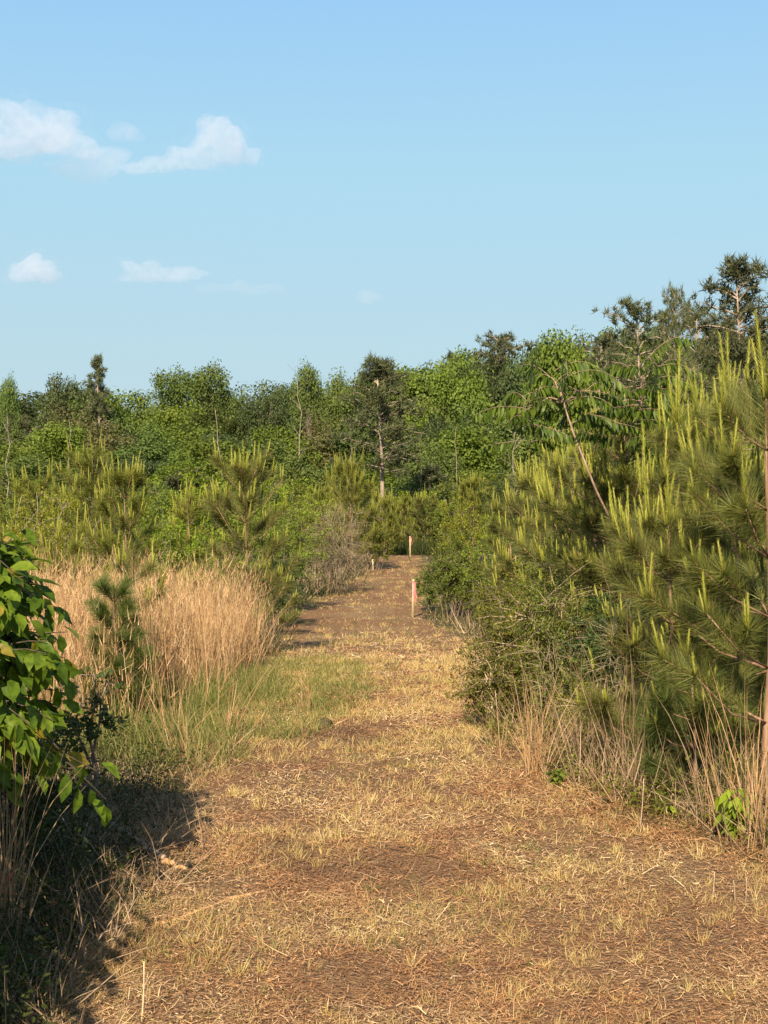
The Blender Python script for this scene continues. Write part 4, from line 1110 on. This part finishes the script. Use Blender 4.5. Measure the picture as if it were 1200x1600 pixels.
# ------------------------------------------------------------------ small leafy plants
def small_plant(name, label, px, py, h, w, n, leaf, mat, seed, rz=0.0, droop=0.3, aspect=0.42):
    rng = np.random.default_rng(seed); x, y, z = ray_ground(px, py)
    t = thing(name, label, "plant", (x, y, z))
    stem, lv = Geo(), Geo()
    k = 6
    for s in range(k):
        tip = np.array([rng.normal(0, w * 0.28), rng.normal(0, w * 0.28), h * rng.uniform(0.6, 1)])
        P = limb(rng, [rng.normal(0, w * 0.08), rng.normal(0, w * 0.08), -0.02], tip, 5, 0.05); stem.tube(P, np.linspace(0.004, 0.002, 5), 4, cap=False)
        m = n // k; u = rng.uniform(0.2, 1, m)
        Q = np.stack([np.interp(u, np.linspace(0, 1, 5), P[:, i]) for i in range(3)], 1)
        az = rng.uniform(0, 6.28, m)
        D = np.stack([np.cos(az), np.sin(az), rng.normal(-droop, 0.25, m)], 1)
        N = np.stack([rng.normal(-0.2, 0.3, m), rng.normal(-0.3, 0.3, m), np.ones(m)], 1)
        L = leaf * rng.uniform(0.6, 1.2, m)
        lv.ovates(Q, D, N, L, L * aspect, 0.3, 0.08)
    stem.obj("stem", M['weed'], t, True); lv.obj("foliage", M[mat], t)
    return t
small_plant("leafy_plant", "bright green leafy plant at the foot of the right-edge stalks", 1152, 1318, 0.30, 0.24, 110, 0.075, 'lime', 501, droop=0.7)
small_plant("leafy_plant", "small pale green rosette at the right path edge, below the soft pine", 1048, 1280, 0.07, 0.12, 36, 0.05, 'lime', 502)
small_plant("leafy_plant", "small mid green weed at the tan clump's foot", 868, 1228, 0.10, 0.16, 48, 0.05, 'mid', 503)
small_plant("red_leaf_sprig", "upright sprig of reddish leaves at the lower left edge", 8, 1490, 0.36, 0.14, 44, 0.04, 'red_leaf', 504, droop=0.0)
small_plant("leafy_plant", "broad green seedling leaves in the bottom left corner", 20, 1560, 0.16, 0.24, 30, 0.075, 'mid', 505)
small_plant("leafy_plant", "feathery green weed in the shade left of the bark strip", 115, 1470, 0.16, 0.26, 120, 0.03, 'weed', 506, aspect=0.25)

# ------------------------------------------------------------------ survey stakes
def stake(label, px, d, top, wpx, ribbon, seed):
    rng = np.random.default_rng(seed)
    x, y, z, h = spot(px, d, top)
    t = thing("survey_stake", label, "survey stake", (x, y, z), rng.uniform(-0.3, 0.3), "survey stakes along the path")
    w = wpx / F_PX * d / 2; th = w * 0.55
    g = Geo()
    lean = rng.normal(0, 0.02, 2)
    lv = [-0.12, h - 0.03, h]; sc = [1, 1, 0.86]
    V = [];
    for zz, s in zip(lv, sc):
        for sx, sy in ((-1, -1), (1, -1), (1, 1), (-1, 1)):
            V.append([sx * w * s + lean[0] * zz, sy * th * s + lean[1] * zz, zz])
    Q = [[a + i, a + (i + 1) % 4, a + 4 + (i + 1) % 4, a + 4 + i] for a in (0, 4) for i in range(4)] + [[8, 9, 10, 11], [3, 2, 1, 0]]
    g.add(V, Q); g.obj("post", M['lath'], t)
    if ribbon:
        r = Geo(); k = 9
        # a band tied round the post, then two tails of flagging tape hanging from it
        zz = h - 0.05 * h
        ring = np.array([[-1, -1], [1, -1], [1, 1], [-1, 1]]) * np.array([w * 1.15, th * 1.25])
        V = [[p[0] + lean[0] * zz, p[1] + lean[1] * zz, zz + dz] for dz in (-0.045, 0.0) for p in ring]
        r.add(V, [[i, (i + 1) % 4, 4 + (i + 1) % 4, 4 + i] for i in range(4)])
        for off, ln in ((1.5, ribbon), (2.4, ribbon * 0.8)):
            s = np.linspace(0, 1, k)
            cx = w * (off - 0.5) + 0.012 * np.sin(s * 5 + off) + 0.03 * s; cy = -th * 1.4 + 0.012 * np.sin(s * 7 + off); cz = zz - 0.02 - s * ln
            tw = 0.011 * (ribbon / 0.3)
            V = np.concatenate([np.stack([cx - tw, cy - 0.01 * np.cos(s * 4), cz], 1), np.stack([cx + tw, cy + 0.01 * np.cos(s * 4), cz - 0.01], 1)])
            r.add(V, [[i, i + 1, k + i + 1, k + i] for i in range(k - 1)])
        r.obj("ribbon", M['ribbon'], t)
    return t
stake("nearer wooden survey stake with long pink ribbon, beside the round shrub", 645, 29, 905, 3.2, 0.40, 1)
stake("farther wooden survey stake with pink top, before the dark pine", 641, 55, 838, 2.2, 0.28, 2)
stake("short pale survey stake without ribbon on the path's far left side", 583, 46, 874, 2.4, 0, 3)

# ------------------------------------------------------------------ broken wood and stalks on the path
def stick(name, label, pts, r0, r1, mat, seed, cat, flat=1.0, lift=0.01):
    rng = np.random.default_rng(seed)
    W = np.array([ray_ground(px, py) for px, py in pts]); W[:, 2] += lift + np.array([p * 1.0 for p in np.zeros(len(W))])
    o0 = W[0].copy(); W = W - o0
    k = np.linspace(0, 1, len(W)); kk = np.linspace(0, 1, 12)
    C = np.stack([np.interp(kk, k, W[:, i]) for i in range(3)], 1) + rng.normal(0, 0.004, (12, 3))
    g = Geo(); g.tube(C, np.linspace(r0, r1, 12) * rng.uniform(0.85, 1.15, 12), 7)
    o = g.obj(name, M[mat], None, True); o.location = o0
    return tag(o, label, cat)
stick("fallen_branch", "long grey fallen branch lying across the shaded path edge", [(150, 1288), (190, 1312), (225, 1338), (252, 1358)], 0.007, 0.014, 'stick', 1, "branch", lift=0.04)
stick("splintered_wood", "torn reddish splintered wood at the fallen branch's lower end", [(238, 1340), (256, 1356), (288, 1368)], 0.022, 0.008, 'torn', 2, "wood", lift=0.02)
stick("bark_strip", "long orange-tan strip of bark lying on the mown path", [(236, 1452), (280, 1440), (340, 1418), (420, 1396)], 0.011, 0.007, 'torn', 3, "bark", lift=0.004)
stick("fallen_twig", "thin pale straight twig lying right of the bark strip", [(290, 1468), (345, 1482)], 0.004, 0.003, 'dead', 4, "twig")
stick("fallen_twig", "thin pale twig lying flat at the right path edge", [(944, 1312), (1003, 1316)], 0.004, 0.003, 'dead', 5, "twig")
stick("fallen_twig", "brown twig lying in the bare patch at the lower right", [(700, 1540), (790, 1520)], 0.004, 0.003, 'stick', 6, "twig")
stick("fallen_twig", "dark curved twig lying on the path below the stubble", [(790, 1590), (850, 1566), (880, 1572)], 0.004, 0.003, 'stick', 7, "twig")

def stalk(label, px, py, h, lean, r, mat, name="cut_stalk"):
    x, y, z = ray_ground(px, py); g = Geo()
    s = np.linspace(0, 1, 6)
    g.tube(np.stack([lean * h * s + 0.004 * np.sin(3 * s), 0 * s, -0.02 + (h + 0.02) * s], 1), np.linspace(r, r * 0.6, 6), 6)
    o = g.obj(name, M[mat], None, True); o.location = (x, y, z)
    return tag(o, label, "stalk", "cut stalks standing at the path edge")
stalk("pale upright cut stalk at the bottom edge near the shade", 218, 1606, 0.19, 0.05, 0.003, 'lath')
stalk("forked pale twig end standing in the bottom left corner, left one", 26, 1600, 0.19, 0.28, 0.0025, 'dead')
stalk("pale twig standing in the bottom left corner, right one", 30, 1602, 0.22, 0.45, 0.0025, 'dead')
stalk("short leaning cut stalk at the lower right edge of the path", 1112, 1415, 0.13, 0.12, 0.0028, 'stick')
stalk("short upright cut stalk left of the dark weeds at the right edge", 1150, 1418, 0.10, -0.06, 0.0026, 'stick')
stalk("thin upright cut stalk near the right edge, outermost of three", 1165, 1416, 0.11, 0.08, 0.0022, 'stick')
stalk("slim pale cut stalk at the right path edge before the tall stalks", 1000, 1302, 0.26, 0.08, 0.003, 'stick')
stalk("slim pale cut stalk in front of the low twiggy shrub", 782, 1180, 0.40, -0.08, 0.003, 'stick')

def clod():
    rng = np.random.default_rng(5); x, y, z = ray_ground(507, 1140)
    bm_g = Geo(); n = 10
    a = np.linspace(0, 2 * PI, n, endpoint=False); rows = []
    for k, (r, h) in enumerate(((0.075, -0.01), (0.07, 0.03), (0.045, 0.06), (0.012, 0.075))):
        rr = r * rng.uniform(0.7, 1.25, n); rows.append(np.stack([rr * np.cos(a), rr * np.sin(a), h + rng.normal(0, 0.006, n)], 1))
    V = np.concatenate(rows); Q = [[k * n + i, k * n + (i + 1) % n, (k + 1) * n + (i + 1) % n, (k + 1) * n + i] for k in range(3) for i in range(n)]
    bm_g.add(V, Q, [[3 * n, 3 * n + i, 3 * n + i + 1] for i in range(1, n - 1)])
    o = bm_g.obj("dirt_clod", M['ground'], None, False); o.location = (x, y, z)
    tag(o, "small dark clod of earth on the path by the green grass", "clod")
clod()

# ------------------------------------------------------------------ clouds: bodies of lit vapour in the sky
def cloud_mat(name, dens, edge, seed, size):
    m, nt, out = new_mat(name); L = nt.links.new
    tc = nt.nodes.new("ShaderNodeTexCoord")
    n = nt.nodes.new("ShaderNodeTexNoise"); n.noise_dimensions = '4D'
    n.inputs["W"].default_value = seed; n.inputs["Scale"].default_value = 3.2 / size; n.inputs["Detail"].default_value = 7; n.inputs["Roughness"].default_value = 0.66
    L(tc.outputs["Object"], n.inputs["Vector"])
    mr = nt.nodes.new("ShaderNodeMapRange"); mr.inputs[1].default_value = edge; mr.inputs[2].default_value = edge + 0.34
    mr.inputs[3].default_value = 0.0; mr.inputs[4].default_value = dens
    L(n.outputs[0], mr.inputs[0])
    v = nt.nodes.new("ShaderNodeVolumePrincipled")
    v.inputs["Color"].default_value = (0.83, 0.835, 0.875, 1); v.inputs["Anisotropy"].default_value = 0.1
    L(mr.outputs[0], v.inputs["Density"]); L(v.outputs[0], out.inputs["Volume"])
    return m

def cloud(label, puffs, dist, dens, edge, seed, halo=True):
    """puffs: (photo x, photo y, radius px, flatness) - balls of vapour, welded into one closed body"""
    rng = np.random.default_rng(seed)
    pos = []; 
    cx = np.mean([p[0] for p in puffs]); cy = np.mean([p[1] for p in puffs])
    o0 = np.array([(cx - 600) / F_PX * dist, dist, EYE + (HORIZON - cy) / F_PX * dist])
    g = Geo(); nu, nv = 22, 12
    for px, py, r, fl in puffs:
        R = 1.2 * r / F_PX * dist
        c = np.array([(px - 600) / F_PX * dist, dist + rng.uniform(-0.4, 0.4) * R, EYE + (HORIZON - py) / F_PX * dist]) - o0
        a = np.arange(nu) * 2 * PI / nu; b = np.linspace(0.02, PI - 0.02, nv)
        U = np.stack([np.sin(b)[:, None] * np.cos(a), np.sin(b)[:, None] * np.sin(a), np.cos(b)[:, None] * np.ones(nu)], -1).reshape(-1, 3)
        f = lumpy(rng, U)
        V = c + U * (R * f)[:, None] * np.array([1, 1, fl])
        V[:, 2] = np.maximum(V[:, 2], c[2] - R * fl * 0.75)
        i = (np.arange(nv - 1)[:, None] * nu + np.arange(nu)[None, :]).reshape(-1); j = (np.arange(nv - 1)[:, None] * nu + (np.arange(nu)[None, :] + 1) % nu).reshape(-1)
        T = [[0, k, k + 1] for k in range(1, nu - 1)] + [[(nv - 1) * nu, (nv - 1) * nu + k + 1, (nv - 1) * nu + k] for k in range(1, nu - 1)]
        g.add(V, np.stack([i, i + nu, j + nu, j], 1), T)
    size = max(p[2] for p in puffs) / F_PX * dist
    if halo:
        h = Geo()
        for V, q, t in zip(g.v, g.q, g.t):
            c = V.mean(0); h.add(c + (V - c) * np.array([1.45, 1.3, 1.35]), q - q.min(), t - t.min())
        hs = h.obj("soft_edge", cloud_mat("cloud_edge_vapour", dens * 0.25, edge + 0.16, seed + 0.6, size * 0.8), None, True)
        mh = hs.modifiers.new("weld", 'REMESH'); mh.mode = 'VOXEL'; mh.voxel_size = size * 0.12
    o = g.obj("cloud", cloud_mat("cloud_vapour", dens, edge, seed, size), None, True)
    o.location = o0
    if halo: hs.parent = o
    md = o.modifiers.new("weld", 'REMESH'); md.mode = 'VOXEL'; md.voxel_size = size * 0.10
    return tag(o, label, "cloud", "clouds in the blue sky")

def clouds():
    D = 3000
    cloud("large grey-white cloud cut off by the left edge, highest in the sky", [(-30, 215, 45, 0.8), (20, 205, 42, 0.9), (60, 205, 42, 0.85), (95, 222, 32, 0.8), (130, 238, 24, 0.7), (20, 232, 35, 0.5)], D, 0.013, 0.33, 2)
    cloud("white cloud with a tall knob at its right end", [(348, 232, 32, 0.9), (333, 203, 22, 1.15), (352, 212, 20, 0.9), (378, 240, 24, 0.75), (318, 246, 26, 0.75), (288, 252, 26, 0.6), (255, 258, 24, 0.5), (220, 264, 24, 0.42)], D, 0.013, 0.32, 3)
    cloud("thin faint wisp linking the two large clouds", [(110, 262, 30, 0.4), (160, 245, 34, 0.5), (200, 212, 24, 0.5), (140, 270, 34, 0.35)], D + 60, 0.006, 0.30, 4, False)
    cloud("small round white cloud near the left edge above the wood", [(48, 420, 24, 0.85), (68, 428, 22, 0.7), (36, 430, 18, 0.7), (82, 433, 14, 0.6)], D * 1.5, 0.009, 0.26, 5)
    cloud("long flat white cloud right of the small round cloud", [(215, 428, 24, 0.55), (240, 425, 24, 0.6), (270, 430, 24, 0.45), (300, 430, 20, 0.4)], D * 1.5, 0.0065, 0.27, 6)
    cloud("faint flat grey cloud streak right of the long flat cloud", [(330, 452, 18, 0.35), (365, 450, 22, 0.35), (400, 452, 22, 0.3), (430, 453, 18, 0.3)], D * 1.6, 0.0025, 0.33, 7, False)
    cloud("tiny faint white cloud in the middle of the sky", [(572, 466, 15, 0.75), (586, 466, 12, 0.5)], D * 1.6, 0.004, 0.30, 8, False)
clouds()
